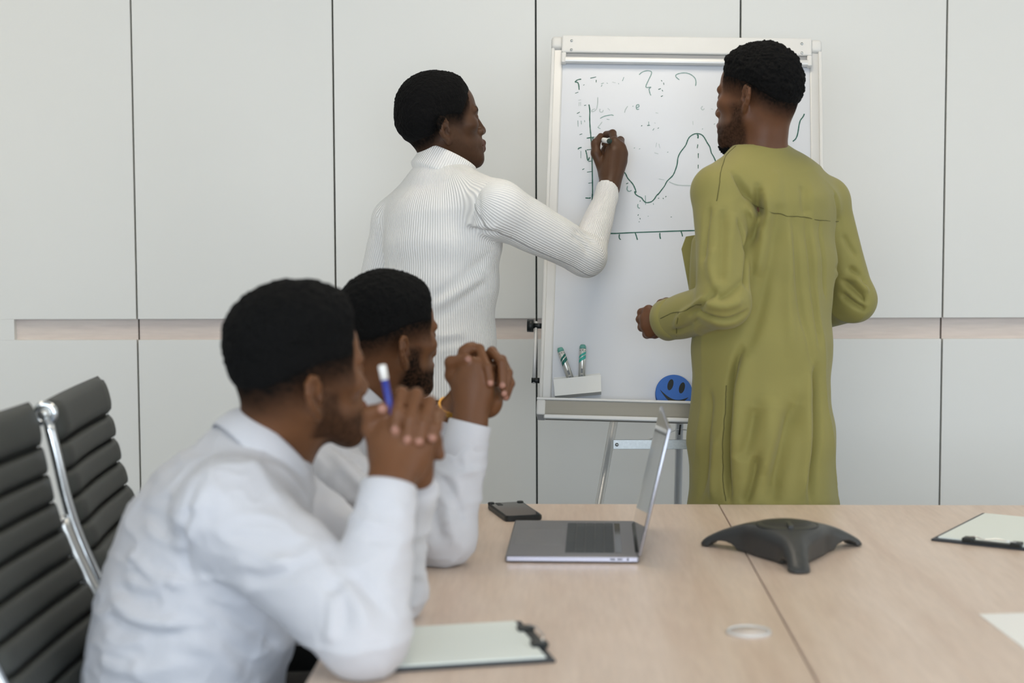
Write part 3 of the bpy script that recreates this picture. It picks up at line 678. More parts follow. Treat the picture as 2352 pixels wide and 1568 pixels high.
# ------------------------------------------------------------------ implicit surfaces for soft shapes
f32 = np.float32
class Sdf:
    def __init__(self): self.p = []
    def _add(self, lo, hi, fn, k, op): self.p.append((np.asarray(lo, float), np.asarray(hi, float), fn, k, op))
    def cap(self, a, b, ra, rb=None, k=.012, op='u'):
        a = np.asarray(a, float); b = np.asarray(b, float); rb = ra if rb is None else rb; ba = b-a; L2 = max(float(ba@ba), 1e-9)
        def fn(X, Y, Z):
            t = np.clip(((X-a[0])*ba[0]+(Y-a[1])*ba[1]+(Z-a[2])*ba[2])/L2, 0, 1)
            return np.sqrt((X-a[0]-t*ba[0])**2+(Y-a[1]-t*ba[1])**2+(Z-a[2]-t*ba[2])**2)-(ra+(rb-ra)*t)
        r = max(ra, rb); self._add(np.minimum(a, b)-r, np.maximum(a, b)+r, fn, k, op); return self
    def chain(self, pts, rad, k=.006):
        for i in range(len(pts)-1): self.cap(pts[i], pts[i+1], rad[i], rad[i+1], k)
        return self
    def ell(self, c, r, R=None, k=.012, op='u'):
        c = np.asarray(c, float); R = np.eye(3) if R is None else R; r = np.asarray(r, float)
        def fn(X, Y, Z):
            x = X-c[0]; y = Y-c[1]; z = Z-c[2]; s0 = 0; s1 = 0
            for i in range(3):
                q = (x*R[0, i]+y*R[1, i]+z*R[2, i])/r[i]; s0 = s0+q*q; s1 = s1+(q/r[i])**2
            k0 = np.sqrt(s0); return k0*(k0-1)/(np.sqrt(s1)+1e-6)
        e = np.sqrt(((R*r)**2).sum(1)); self._add(c-e, c+e, fn, k, op); return self
    def box(self, c, h, R=None, rnd=.004, k=.012, op='u'):
        c = np.asarray(c, float); R = np.eye(3) if R is None else R; h = np.asarray(h, float)
        def fn(X, Y, Z):
            x = X-c[0]; y = Y-c[1]; z = Z-c[2]; o = 0; mx = -1e3
            for i in range(3):
                q = np.abs(x*R[0, i]+y*R[1, i]+z*R[2, i])-(h[i]-rnd); o = o+np.maximum(q, 0)**2; mx = np.maximum(mx, q)
            return np.sqrt(o)+np.minimum(mx, 0)-rnd
        e = np.abs(R*h).sum(1); self._add(c-e, c+e, fn, k, op); return self
    def econe(self, c0, c1, lat, ab0, ab1, k=.03, op='u'):
        # tapering limb or trunk segment of elliptical section (a along lat, b across it)
        c0 = np.asarray(c0, float); c1 = np.asarray(c1, float); ax = c1-c0; L = np.linalg.norm(ax); ax = ax/L
        lt = np.asarray(lat, float); lt = lt-ax*(lt@ax); lt /= np.linalg.norm(lt); fw = np.cross(ax, lt)
        def fn(X, Y, Z):
            x = X-c0[0]; y = Y-c0[1]; z = Z-c0[2]
            w = x*ax[0]+y*ax[1]+z*ax[2]; t = np.clip(w/L, 0, 1); u = x*lt[0]+y*lt[1]+z*lt[2]; v = x*fw[0]+y*fw[1]+z*fw[2]; w = w-t*L
            a = ab0[0]+(ab1[0]-ab0[0])*t; b = ab0[1]+(ab1[1]-ab0[1])*t; m = np.minimum(a, b)*.8
            k0 = np.sqrt((u/a)**2+(v/b)**2+(w/m)**2); k1 = np.sqrt((u/a/a)**2+(v/b/b)**2+(w/m/m)**2)+1e-6
            return k0*(k0-1)/k1
        r = max(ab0+ab1); self._add(np.minimum(c0, c1)-r, np.maximum(c0, c1)+r, fn, k, op); return self
    def half(self, o, n, lo, hi, k=.004):
        # keep only what lies on the side the normal points to, inside the given box
        o = np.asarray(o, float); n = np.asarray(n, float); n = n/np.linalg.norm(n)
        def fn(X, Y, Z): return (X-o[0])*n[0]+(Y-o[1])*n[1]+(Z-o[2])*n[2]
        self._add(lo, hi, fn, k, 's'); return self
    def field(self, ax, ay, az):
        F = np.full((len(ax), len(ay), len(az)), .3, f32)
        A = (ax.astype(f32), ay.astype(f32), az.astype(f32))
        for lo, hi, fn, k, op in self.p:
            pad = (k+.012) if op != 's' else k+.002
            sl = []
            for i in range(3):
                a = np.searchsorted(A[i], lo[i]-pad); b = np.searchsorted(A[i], hi[i]+pad); sl.append(slice(max(a-1, 0), b+1))
            X = A[0][sl[0]][:, None, None]; Y = A[1][sl[1]][None, :, None]; Z = A[2][sl[2]][None, None, :]
            if min(X.size, Y.size, Z.size) == 0: continue
            d = fn(X, Y, Z).astype(f32); a = F[tuple(sl)]
            if op == 'u':
                h = np.maximum(k-np.abs(a-d), 0)/k; F[tuple(sl)] = np.minimum(a, d)-h*h*k*.25
            else:
                d = -d; h = np.maximum(k-np.abs(a-d), 0)/k; F[tuple(sl)] = np.maximum(a, d)+h*h*k*.25
        return F
    def bounds(self):
        u = [q for q in self.p if q[4] == 'u']; return np.min([q[0] for q in u], 0)-.012, np.max([q[1] for q in u], 0)+.012
    def axes(self, fine, coarse, zones):
        lo, hi = self.bounds(); out = []
        for i in range(3):
            v = [lo[i]]; zz = [(z[0][i], z[1][i]) for z in zones] if zones else [(lo[i], hi[i])]
            while v[-1] < hi[i]:
                v.append(v[-1]+(fine if any(a-coarse <= v[-1] <= b for a, b in zz) else coarse))
            out.append(np.array(v))
        return out
    def mesh(self, fine, coarse=None, zones=None, mod=None):
        ax, ay, az = self.axes(fine, coarse or fine, zones); F = self.field(ax, ay, az)
        if mod is not None: F = mod(F, ax, ay, az)
        return nets(F, ax, ay, az)
def nets(F, ax, ay, az):
    ins = F < 0; c = np.zeros(tuple(n-1 for n in F.shape), np.uint8); n0, n1, n2 = F.shape
    offs = [(i, j, k) for i in (0, 1) for j in (0, 1) for k in (0, 1)]
    for i, j, k in offs: c += ins[i:n0-1+i, j:n1-1+j, k:n2-1+k]
    act = (c > 0) & (c < 8); idx = np.argwhere(act); vid = np.full(act.shape, -1, np.int32); vid[act] = np.arange(len(idx))
    val = np.stack([F[idx[:, 0]+i, idx[:, 1]+j, idx[:, 2]+k] for i, j, k in offs], 1); O = np.array(offs, float)
    acc = np.zeros((len(idx), 3)); cnt = np.zeros(len(idx))
    for a in range(8):
        for b in range(a+1, 8):
            if np.abs(O[a]-O[b]).sum() != 1: continue
            ch = (val[:, a] < 0) != (val[:, b] < 0); t = np.where(ch, val[:, a]/np.where(ch, val[:, a]-val[:, b], 1), 0)
            acc += np.where(ch[:, None], O[a]+(O[b]-O[a])*t[:, None], 0); cnt += ch
    uvw = acc/cnt[:, None]
    V = np.stack([A[idx[:, i]]+uvw[:, i]*(A[idx[:, i]+1]-A[idx[:, i]]) for i, A in enumerate((ax, ay, az))], 1)
    Q = []
    for d in range(3):
        e = [(1, 2), (2, 0), (0, 1)][d]
        s0 = [slice(1, -1)]*3; s1 = [slice(1, -1)]*3; s0[d] = slice(0, -1); s1[d] = slice(1, None)
        A, B = ins[tuple(s0)], ins[tuple(s1)]; w = np.argwhere(A != B); sg = A[A != B]
        base = w+1; base[:, d] -= 1
        def cell(o1, o2):
            q = base.copy(); q[:, e[0]] += o1; q[:, e[1]] += o2; return vid[q[:, 0], q[:, 1], q[:, 2]]
        q = np.stack([cell(-1, -1), cell(0, -1), cell(0, 0), cell(-1, 0)], 1)
        q[~sg] = q[~sg][:, ::-1]; Q.append(q)
    Q = np.concatenate(Q); Q = Q[(Q >= 0).all(1)]
    return V, Q
def relax(V, Q, it=2, lam=.5):
    e = np.concatenate([Q[:, [0, 1]], Q[:, [1, 2]], Q[:, [2, 3]], Q[:, [3, 0]]]); e = np.concatenate([e, e[:, ::-1]])
    cnt = np.bincount(e[:, 0], minlength=len(V))[:, None]
    for k in range(it):
        for l in (lam, -lam*1.04):
            S = np.stack([np.bincount(e[:, 0], V[e[:, 1], i], minlength=len(V)) for i in range(3)], 1)/np.maximum(cnt, 1)
            V = V+(S-V)*l
    return V
def normals(V, Q):
    n = np.cross(V[Q[:, 2]]-V[Q[:, 0]], V[Q[:, 3]]-V[Q[:, 1]]); N = np.zeros_like(V)
    for i in range(4):
        for j in range(3): N[:, j] += np.bincount(Q[:, i], n[:, j], minlength=len(V))
    return N/(np.linalg.norm(N, axis=1)[:, None]+1e-12)
def vnoise(V, scale, seed=0):
    q = V*scale+seed*17.3; i = np.floor(q).astype(np.int64); f = q-i; f = f*f*(3-2*f); r = 0
    for a in (0, 1):
        for b in (0, 1):
            for c in (0, 1):
                h = (i[:, 0]+a)*374761393+(i[:, 1]+b)*668265263+(i[:, 2]+c)*2147483647+seed*144665
                h = (h ^ (h >> 13))*1274126177 & 0xffffffff; h = ((h ^ (h >> 16)) & 0xffff)/65535.
                r = r+h*(f[:, 0] if a else 1-f[:, 0])*(f[:, 1] if b else 1-f[:, 1])*(f[:, 2] if c else 1-f[:, 2])
    return r-.5
def quad_obj(name, V, Q, mt, par=None, col=None, corner=None):
    me = bpy.data.meshes.new(name); me.vertices.add(len(V)); me.vertices.foreach_set('co', V.astype(f32).ravel())
    me.loops.add(len(Q)*4); me.loops.foreach_set('vertex_index', Q.astype(np.int32).ravel())
    me.polygons.add(len(Q)); me.polygons.foreach_set('loop_start', np.arange(0, len(Q)*4, 4, dtype=np.int32))
    me.polygons.foreach_set('use_smooth', np.ones(len(Q), bool)); me.update(calc_edges=True)
    if col is not None:
        a = me.color_attributes.new('Col', 'FLOAT_COLOR', 'POINT'); a.data.foreach_set('color', (col if col.shape[1] == 4 else np.c_[col, np.zeros(len(V))]).astype(f32).ravel())
    if corner is not None:
        a = me.attributes.new('rib', 'FLOAT', 'CORNER'); a.data.foreach_set('value', corner.astype(f32).ravel())
    me.validate()
    return link(name, me, mt, par)
def pick(V, pxv, px, py, rad=9):
    # surface point of a mesh seen at a pixel
    d = np.hypot(pxv[:, 0]-px, pxv[:, 1]-py); w = np.where(d < rad)[0]
    if len(w) == 0: w = np.array([np.argmin(d)])
    return V[w[np.argmin(pxv[w, 2])]]
def folds(V, Q, lst):
    pxv = to_px(V); N = normals(V, Q); D = np.zeros(len(V))
    for pts, amp, wid in lst:
        P3 = np.array(smooth_path([pick(V, pxv, *p) for p in pts], 5)); L = len(P3)-1
        lo, hi = P3.min(0)-3*wid, P3.max(0)+3*wid; w = np.where(((V > lo) & (V < hi)).all(1))[0]
        if len(w) == 0: continue
        best = np.full(len(w), 9.); bt = np.zeros(len(w))
        for i in range(L):
            a = P3[i]; b = P3[i+1]-a; t = np.clip(((V[w]-a)@b)/(b@b+1e-12), 0, 1); d = np.linalg.norm(V[w]-a-t[:, None]*b, axis=1)
            m_ = d < best; best[m_] = d[m_]; bt[m_] = (i+t[m_])/L
        D[w] += amp*np.exp(-(best/wid)**2)*np.clip(np.sin(np.pi*np.clip(bt*.9+.05, 0, 1))*1.6, 0, 1)
    return V+N*D[:, None]
def crease(V, stretch, seed, p=5):
    # thin raised lines wandering over the cloth
    n = vnoise(V*np.asarray(stretch), 1.0, seed)+.35*vnoise(V*np.asarray(stretch)*2.3, 1.0, seed+1); return np.clip(1-np.abs(n)*2.2, 0, 1)**p
def dense(pts, step=7):
    out = []
    for (x0, y0), (x1, y1) in zip(pts[:-1], pts[1:]):
        k = max(1, int(math.hypot(x1-x0, y1-y0)/step)); out += [(x0+(x1-x0)*i/k, y0+(y1-y0)*i/k) for i in range(k)]
    return out+[pts[-1]]
def sstep(a, b, x): t = np.clip((x-a)/(b-a), 0, 1); return t*t*(3-2*t)

# ------------------------------------------------------------------ materials of people
def skin_mat(name):
    m = bpy.data.materials.new(name); m.use_nodes = True; nt = m.node_tree; b = nt.nodes['Principled BSDF']
    a = nt.nodes.new('ShaderNodeVertexColor'); a.layer_name = 'Col'; tc = nt.nodes.new('ShaderNodeTexCoord')
    n = nt.nodes.new('ShaderNodeTexNoise'); n.inputs['Scale'].default_value = 35; n.inputs['Detail'].default_value = 4; nt.links.new(tc.outputs['Object'], n.inputs[0])
    r = nt.nodes.new('ShaderNodeMapRange'); r.inputs[3].default_value = .86; r.inputs[4].default_value = 1.14; nt.links.new(n.outputs[0], r.inputs[0])
    mx = nt.nodes.new('ShaderNodeMix'); mx.data_type = 'RGBA'; mx.blend_type = 'MULTIPLY'; mx.inputs[0].default_value = 1
    nt.links.new(a.outputs[0], mx.inputs[6]); nt.links.new(r.outputs[0], mx.inputs[7]); nt.links.new(mx.outputs[2], b.inputs['Base Color'])
    b.inputs['Roughness'].default_value = .46; b.inputs['Specular IOR Level'].default_value = .45
    b.inputs['Subsurface Weight'].default_value = .06; b.inputs['Subsurface Radius'].default_value = (.01, .004, .002)
    for sock, v0, v1 in (('Specular IOR Level', .30, .03), ('Roughness', .46, .8)):
        q = nt.nodes.new('ShaderNodeMapRange'); q.inputs[3].default_value = v0; q.inputs[4].default_value = v1; nt.links.new(a.outputs[1], q.inputs[0]); nt.links.new(q.outputs[0], b.inputs[sock])
    n2 = nt.nodes.new('ShaderNodeTexNoise'); n2.inputs['Scale'].default_value = 420; n2.inputs['Detail'].default_value = 2; nt.links.new(tc.outputs['Object'], n2.inputs[0])
    bp = nt.nodes.new('ShaderNodeBump'); bp.inputs['Strength'].default_value = .12; bp.inputs['Distance'].default_value = .001; nt.links.new(n2.outputs[0], bp.inputs['Height']); nt.links.new(bp.outputs[0], b.inputs['Normal'])
    return m
M['skin'] = skin_mat('skin')
M['hair'] = mat('black_hair', srgb(10, 10, 10), .85, spec=.15, var=.4, vscale=90, bump=1.0, bscale=380)
M['eye'] = mat('eye_white', srgb(200, 190, 180), .2)
M['shirt'] = mat('white_cotton', srgb(200, 201, 206), .85, var=.012, vscale=8, bump=.1, bscale=900, sheen=.1)
M['gown'] = mat('olive_cotton', srgb(138, 131, 70), .75, var=.05, vscale=5, bump=.12, bscale=800, sheen=.12)
M['seam'] = mat('olive_seam', srgb(84, 80, 36), .8)
M['black_cloth'] = mat('black_cloth', srgb(16, 18, 20), .85)
M['denim'] = mat('blue_cloth', srgb(120, 130, 168), .85)
M['shoe'] = mat('black_shoe', srgb(22, 20, 20), .4)
def knit_mat():
    m = bpy.data.materials.new('rib_knit'); m.use_nodes = True; nt = m.node_tree; b = nt.nodes['Principled BSDF']
    a = nt.nodes.new('ShaderNodeAttribute'); a.attribute_name = 'rib'
    s = nt.nodes.new('ShaderNodeMath'); s.operation = 'MULTIPLY'; s.inputs[1].default_value = 2*math.pi/.0058; nt.links.new(a.outputs['Fac'], s.inputs[0])
    sn = nt.nodes.new('ShaderNodeMath'); sn.operation = 'SINE'; nt.links.new(s.outputs[0], sn.inputs[0])
    bp = nt.nodes.new('ShaderNodeBump'); bp.inputs['Strength'].default_value = .7; bp.inputs['Distance'].default_value = .0011; nt.links.new(sn.outputs[0], bp.inputs['Height'])
    nt.links.new(bp.outputs[0], b.inputs['Normal'])
    mr = nt.nodes.new('ShaderNodeMapRange'); mr.inputs[1].default_value = -1; mr.inputs[2].default_value = 1; nt.links.new(sn.outputs[0], mr.inputs[0])
    mx = nt.nodes.new('ShaderNodeMix'); mx.data_type = 'RGBA'; mx.inputs[6].default_value = srgb(224, 223, 221); mx.inputs[7].default_value = srgb(247, 246, 242)
    nt.links.new(mr.outputs[0], mx.inputs[0]); nt.links.new(mx.outputs[2], b.inputs['Base Color'])
    b.inputs['Roughness'].default_value = .9; b.inputs['Sheen Weight'].default_value = .15
    return m
M['knit'] = knit_mat()

# ------------------------------------------------------------------ heads and hands
def frame(yaw, pitch=0.0, roll=0.0):
    # columns: right, forward (face), up. yaw: turn to the right from +Y
    f = np.array([math.sin(yaw), math.cos(yaw), 0]); r = np.array([math.cos(yaw), -math.sin(yaw), 0]); u = np.array([0, 0, 1.])
    cp, sp = math.cos(pitch), math.sin(pitch); f, u = f*cp-u*sp, u*cp+f*sp
    cr, sr = math.cos(roll), math.sin(roll); r, u = r*cr-u*sr, u*cr+r*sr
    return np.c_[r, f, u]
class Head:
    def __init__(self, O, R, s, ear_z=-.016, ear_s=1.0):
        self.O = np.asarray(O, float); self.R = R; self.s = s; self.ez = ear_z; self.es = ear_s
    def w(self, x, y, z): return self.O+self.R @ (np.array([x, y, z])*self.s)
    def local(self, V): return ((V-self.O) @ self.R)/self.s
    def skull(self, S, off=0.0):
        s = self.s; e = lambda c, r, k=.02: S.ell(self.w(*c), np.array(r)*s+off, self.R, k*s)
        e((0, -.014, .034), (.0755, .099, .088)); e((0, .026, .038), (.067, .066, .066)); e((0, -.045, .0), (.062, .062, .058), .03)
        return S
    def face(self, S):
        s = self.s; R = self.R; w = self.w
        e = lambda c, r, k=.015, op='u': S.ell(w(*c), np.array(r)*s, R, k*s, op)
        c_ = lambda a, b, ra, rb, k=.015: S.cap(w(*a), w(*b), ra*s, rb*s, k*s)
        self.skull(S)
        e((0, .036, -.035), (.060, .052, .075), .03); e((0, .066, -.062), (.036, .034, .04), .025)
        for x in (-1, 1):
            c_((x*.055, -.004, -.052), (x*.020, .078, -.104), .019, .018, .03); e((x*.047, .054, -.014), (.024, .028, .019), .02)
            c_((x*.010, .091, .024), (x*.046, .078, .024), .010, .008, .012)
            e((x*.031, .101, .006), (.017, .013, .0115), .012, 's')
            e((x*.031, .077, .004), (.0155, .0145, .0135), .003)
            c_((x*.018, .0885, .008), (x*.044, .082, .007), .0032, .0028, .004)   # upper lid
            c_((x*.019, .0875, -.003), (x*.043, .082, -.003), .0026, .0022, .004)
            e((x*.0155, .099, -.034), (.0105, .011, .0088), .006)
            e((x*.0080, .107, -.042), (.0038, .005, .0032), .003, 's')
        c_((0, .088, .016), (0, .1075, -.026), .008, .0115, .012); e((0, .110, -.031), (.0135, .010, .0095), .006)
        e((0, .088, -.070), (.026, .018, .020), .018); e((0, .0905, -.051), (.020, .0135, .014), .010)
        c_((-.019, .094, -.064), (0, .1085, -.0615), .0055, .0088, .005); c_((.019, .094, -.064), (0, .1085, -.0615), .0055, .0088, .005)
        c_((-.017, .093, -.073), (0, .1060, -.0765), .0055, .0092, .005); c_((.017, .093, -.073), (0, .1060, -.0765), .0055, .0092, .005)
        S.cap(w(-.022, .0985, -.069), w(.022, .0985, -.069), .0022*s, .0022*s, .003, 's')
        e((0, .083, -.102), (.022, .018, .018), .02)
        for x in (-1, 1): self.ear(S, x)
        return S
    def ear(self, S, x):
        s = self.s*self.es; R = self.R
        C = self.w(x*.0765, -.014, self.ez)
        # ear frame: b backwards-out, u up, n outward
        n = R[:, 0]*x; f = R[:, 1]; u = R[:, 2]
        ta = .22; u2 = u*math.cos(ta)-f*math.sin(ta); f2 = f*math.cos(ta)+u*math.sin(ta)
        fl = .50; b = -f2*math.cos(fl)+n*math.sin(fl); nn = n*math.cos(fl)+f2*math.sin(fl)
        p = lambda bb, uu, o=0.0: C+(b*bb+u2*uu+nn*o)*s
        Re = np.c_[b, u2, nn]
        S.ell(p(.011, .004, -.002), np.array([.0175, .029, .0045])*s, Re, .006*s)          # plate
        S.ell(p(.007, -.024, -.001), np.array([.0085, .0105, .0048])*s, Re, .006*s)       # lobe
        hel = [(-.003, .004), (-.004, .018), (.002, .030), (.013, .034), (.024, .028), (.028, .015), (.0265, .001), (.021, -.012), (.014, -.022)]
        S.chain([p(a, c, .0035) for a, c in hel], [r*s for r in (.0026, .0034, .0040, .0042, .0042, .0040, .0036, .0032, .0030)], .004*s)
        ant = [(.010, .024), (.017, .013), (.0185, .001), (.015, -.010), (.009, -.015)]
        S.chain([p(a, c, .0030) for a, c in ant], [r*s for r in (.0026, .0032, .0034, .0032, .0030)], .004*s)
        S.ell(p(.008, -.001, .0035), np.array([.0085, .0105, .0065])*s, Re, .004*s, 's')    # concha
        S.ell(p(.020, .017, .0045), np.array([.0035, .010, .0035])*s, Re, .004*s, 's')
        S.ell(p(-.002, -.003, .003), np.array([.0045, .006, .0045])*s, Re, .004*s)          # tragus
def hairline(L, knots):
    ys = [k[0] for k in knots]; zs = [k[1] for k in knots]; return np.interp(L[:, 1], ys, zs)
def make_hair(H, par, T, knots, h=.0025, amp=.0016, nsc=420, taper=.02, top=0.0, seed=1, name='hair', mt=None):
    S = Sdf(); H.skull(S, -.001); lo, hi = S.bounds(); lo = lo-.035; hi = hi+.035
    ax, ay, az = [np.arange(lo[i], hi[i], h) for i in range(3)]
    for q in range(len(S.p)):
        a, b, fn, k, op = S.p[q]; S.p[q] = (a-.035, b+.035, fn, k, op)
    F = S.field(ax, ay, az)
    X, Y, Z = np.meshgrid(ax-H.O[0], ay-H.O[1], az-H.O[2], indexing='ij')
    R = H.R; ly = (X*R[0, 1]+Y*R[1, 1]+Z*R[2, 1])/H.s; lz = (X*R[0, 2]+Y*R[1, 2]+Z*R[2, 2])/H.s
    zb = np.interp(ly, [k[0] for k in knots], [k[1] for k in knots])
    g_ = lz-zb; th = (.0012+np.clip(g_/taper, 0, 1)**.8*T)+top*sstep(.02, .11, lz)*sstep(0, taper*1.5, g_); th = np.where(g_ < -.004, -.02, th-.0035*(1-sstep(-.004, .008, g_)))
    V, Q = nets((F-th).astype(f32), ax, ay, az)
    N = normals(V, Q); g2 = H.local(V); e = sstep(0, taper, g2[:, 2]-np.interp(g2[:, 1], [k[0] for k in knots], [k[1] for k in knots]))
    V = V+N*((vnoise(V, nsc, seed)*2*amp+vnoise(V, nsc*.45, seed+3)*2*amp)*(.25+.75*e))[:, None]
    return quad_obj(name, V, Q, mt or M['hair'], par)
SK = {'dark': np.array(srgb(76, 50, 32)[:3]), 'mid': np.array(srgb(106, 69, 43)[:3]), 'neck': np.array(srgb(98, 63, 40)[:3])}
HAIRC = np.array(srgb(17, 16, 15)[:3])
def skin_colors(V, base, H, knots, fade=.05, beard=0.0, beard_lo=-.2, nails=(), palms=(), front_cut=.06):
    C = np.tile(base, (len(V), 1)); L = H.local(V)
    near = (np.abs(L[:, 0]) < .11) & (np.abs(L[:, 1]) < .16) & (L[:, 2] > -.14)
    zb = hairline(L, knots); g_ = L[:, 2]-zb
    m_ = sstep(-fade, .004, g_)**.75*.96*near*(L[:, 1] < front_cut); m_ = m_*(.86+.28*(vnoise(V, 300, 5)+.5))
    ear = (np.abs(L[:, 0]) > .079); m_ = np.where(ear & (g_ < 0), 0, m_)
    if beard > 0:
        b = sstep(.008, .03, L[:, 1])*sstep(-.052, -.075, L[:, 2])*near+sstep(-.02, .0, L[:, 1])*sstep(.045, .02, L[:, 1])*sstep(.0, -.03, L[:, 2])*(np.abs(L[:, 0]) > .045)*near
        lips = (L[:, 1] > .094) & (np.abs(L[:, 2]+.069) < .014) & (np.abs(L[:, 0]) < .024)
        b = np.clip(b, 0, 1)*beard*(.7+.6*(vnoise(V, 350, 6)+.5)); b[lips] = 0; m_ = np.maximum(m_, b*.9)
    br = near & (L[:, 1] > .07) & (np.abs(L[:, 2]-.026) < .0055) & (np.abs(L[:, 0]) > .012) & (np.abs(L[:, 0]) < .052); m_ = np.maximum(m_, br*.8)
    m_ = np.clip(m_, 0, 1)[:, None]; C = C*(1-m_)+HAIRC*m_; A_ = m_
    lp_ = near & (L[:, 1] > .095) & (np.abs(L[:, 2]+.069) < .016) & (np.abs(L[:, 0]) < .026); C[lp_] = C[lp_]*np.array([1.15, .85, .85])
    for p, r, c in nails:
        d = np.linalg.norm(V-p, axis=1); w = sstep(r, r*.7, d)[:, None]; C = C*(1-w)+np.array(c)*w
    for p, r, c in palms:
        d = np.linalg.norm(V-p, axis=1); w = (sstep(r, r*.5, d)*.6)[:, None]; C = C*(1-w)+np.array(c)*w
    return np.c_[C, A_]
NAIL = np.array(srgb(166, 122, 106)[:3])
def finger(S, pts, r0=.0098, r1=.0074, k=.0022):
    n = len(pts); rad = [r0+(r1-r0)*i/(n-1) for i in range(n)]
    S.chain(pts, rad, k)
    for i in range(1, n-1): S.ell(pts[i], np.full(3, rad[i]*1.07), None, .002)
    return pts[-1]
def zone(*pts, pad=.09):
    p = np.array(pts); return (p.min(0)-pad, p.max(0)+pad)

# ------------------------------------------------------------------ people
def legs_standing(S, hipL, hipR, toe, lat, r=(.085, .062, .042)):
    for h, sg in ((hipL, -1), (hipR, 1)):
        h = np.asarray(h); knee = np.array([h[0], h[1], .50])+toe*.02; ank = np.array([h[0], h[1], .10])-toe*.02
        S.cap(h, knee, r[0], r[1], .03); S.cap(knee, ank, r[1], r[2], .03)
        S.cap(ank+np.array([0, 0, -.04])-toe*.02, ank+toe*.15+np.array([0, 0, -.07]), .034, .026, .02)
def shoes(par, ankles, toe):
    for a in ankles:
        S = Sdf(); a = np.asarray(a)
        S.econe(np.array([a[0], a[1], .055])-toe*.05, np.array([a[0], a[1], .042])+toe*.17, [0, 0, 1], (.05, .042), (.036, .044), .03)
        S.cap((a[0], a[1], .07), (a[0], a[1], .12), .05, .048, .03)
        S.half((0, 0, .004), (0, 0, 1), np.array([a[0]-.4, a[1]-.4, -.1]), np.array([a[0]+.4, a[1]+.4, .002]))
        V, Q = S.mesh(.008); V[:, 2] = np.maximum(V[:, 2], 0.002); quad_obj('shoe', V, Q, M['shoe'], par)
def shirt_collar(par, base, axis, lat, rt, rb, hb, drop, mt, a_end=150, name='collar', lean=0.0):
    # folded collar: a strip running round the neck, open at the front, with thickness
    base = np.asarray(base); axis = np.asarray(axis)/np.linalg.norm(axis); lat = np.asarray(lat)-axis*(np.asarray(lat)@axis); lat /= np.linalg.norm(lat); fw = np.cross(axis, lat)
    n = 40; rows = []
    for i in range(n+1):
        a = math.radians(-a_end+2*a_end*i/n); d = -fw*math.cos(a)+lat*math.sin(a); t = abs(a)/math.radians(a_end)
        h = hb*(1-.35*t); dr = drop*(.75+.9*t**2.2)
        r_t = rt*(1+.10*t); r_b = rb*(1+.16*t)
        low = base+d*(rt*.98)*(1+.05*t)-axis*.012
        top = base+d*r_t+axis*h; topo = base+d*(r_t+.0055)+axis*(h+.0015)
        mido = base+d*((r_t+r_b)/2+.010)+axis*(h-dr*.5); bot = base+d*(r_b+.006)+axis*(h-dr); boti = base+d*(r_b+.002)+axis*(h-dr+.0005); midi = base+d*((r_t+r_b)/2+.005)+axis*(h-dr*.5)
        rows.append([low, top-d*.0015, top, topo, mido, bot, boti, midi])
    V = np.array(rows).reshape(-1, 3); m_ = 8; Q = []
    for i in range(n):
        for k in range(m_-1): Q.append((i*m_+k, (i+1)*m_+k, (i+1)*m_+k+1, i*m_+k+1))
    Q += [(0*m_+3, 0*m_+4, 0*m_+7, 0*m_+2), (4, 5, 6, 7), (n*m_+2, n*m_+7, n*m_+4, n*m_+3), (n*m_+7, n*m_+6, n*m_+5, n*m_+4)]
    o = mesh_obj(name, V, Q, mt, par, True)
    sb = o.modifiers.new('smooth', 'SUBSURF'); sb.levels = 1; sb.render_levels = 1
    return o
def cuff(par, a, b, ra, rb, mt, thick=.0028, name='cuff', over=.0):
    # open sleeve end: a double-walled ring from a (towards the elbow) to b (towards the hand)
    a = np.asarray(a, float); b = np.asarray(b, float); t = b-a
    pts = [a, a+t*.02, a+t*.5, a+t*.97, b, b-t*.02, b-t*.4]; rr = [ra-.002, ra, (ra+rb)/2+.0006, rb, rb-thick*.5, rb-thick, rb-thick]
    V, Fc = tube_arrays(pts, rr, 36, cap=False)
    # tube_arrays follows a path, so keep one common frame: rebuild rings on the axis
    ax = t/np.linalg.norm(t); x = np.cross(ax, [0.3, .2, 1]); x /= np.linalg.norm(x); y = np.cross(ax, x); V = []
    for p, r in zip(pts, rr):
        for k in range(36):
            an = 2*math.pi*k/36; V.append(p+r*(math.cos(an)*x+math.sin(an)*y))
    return mesh_obj(name, V, Fc, mt, par, True)
def seamline(par, V, pxl, mt, r=.0009, name='seam', lift=.0006):
    pv = to_px(V); pts = [pick(V, pv, *p, rad=6)-CF*lift for p in dense(pxl)]; pts = [sum(pts[max(0, i-1):i+2])/len(pts[max(0, i-1):i+2]) for i in range(len(pts))]
    return tube(name, pts, r, mt, par, 5)

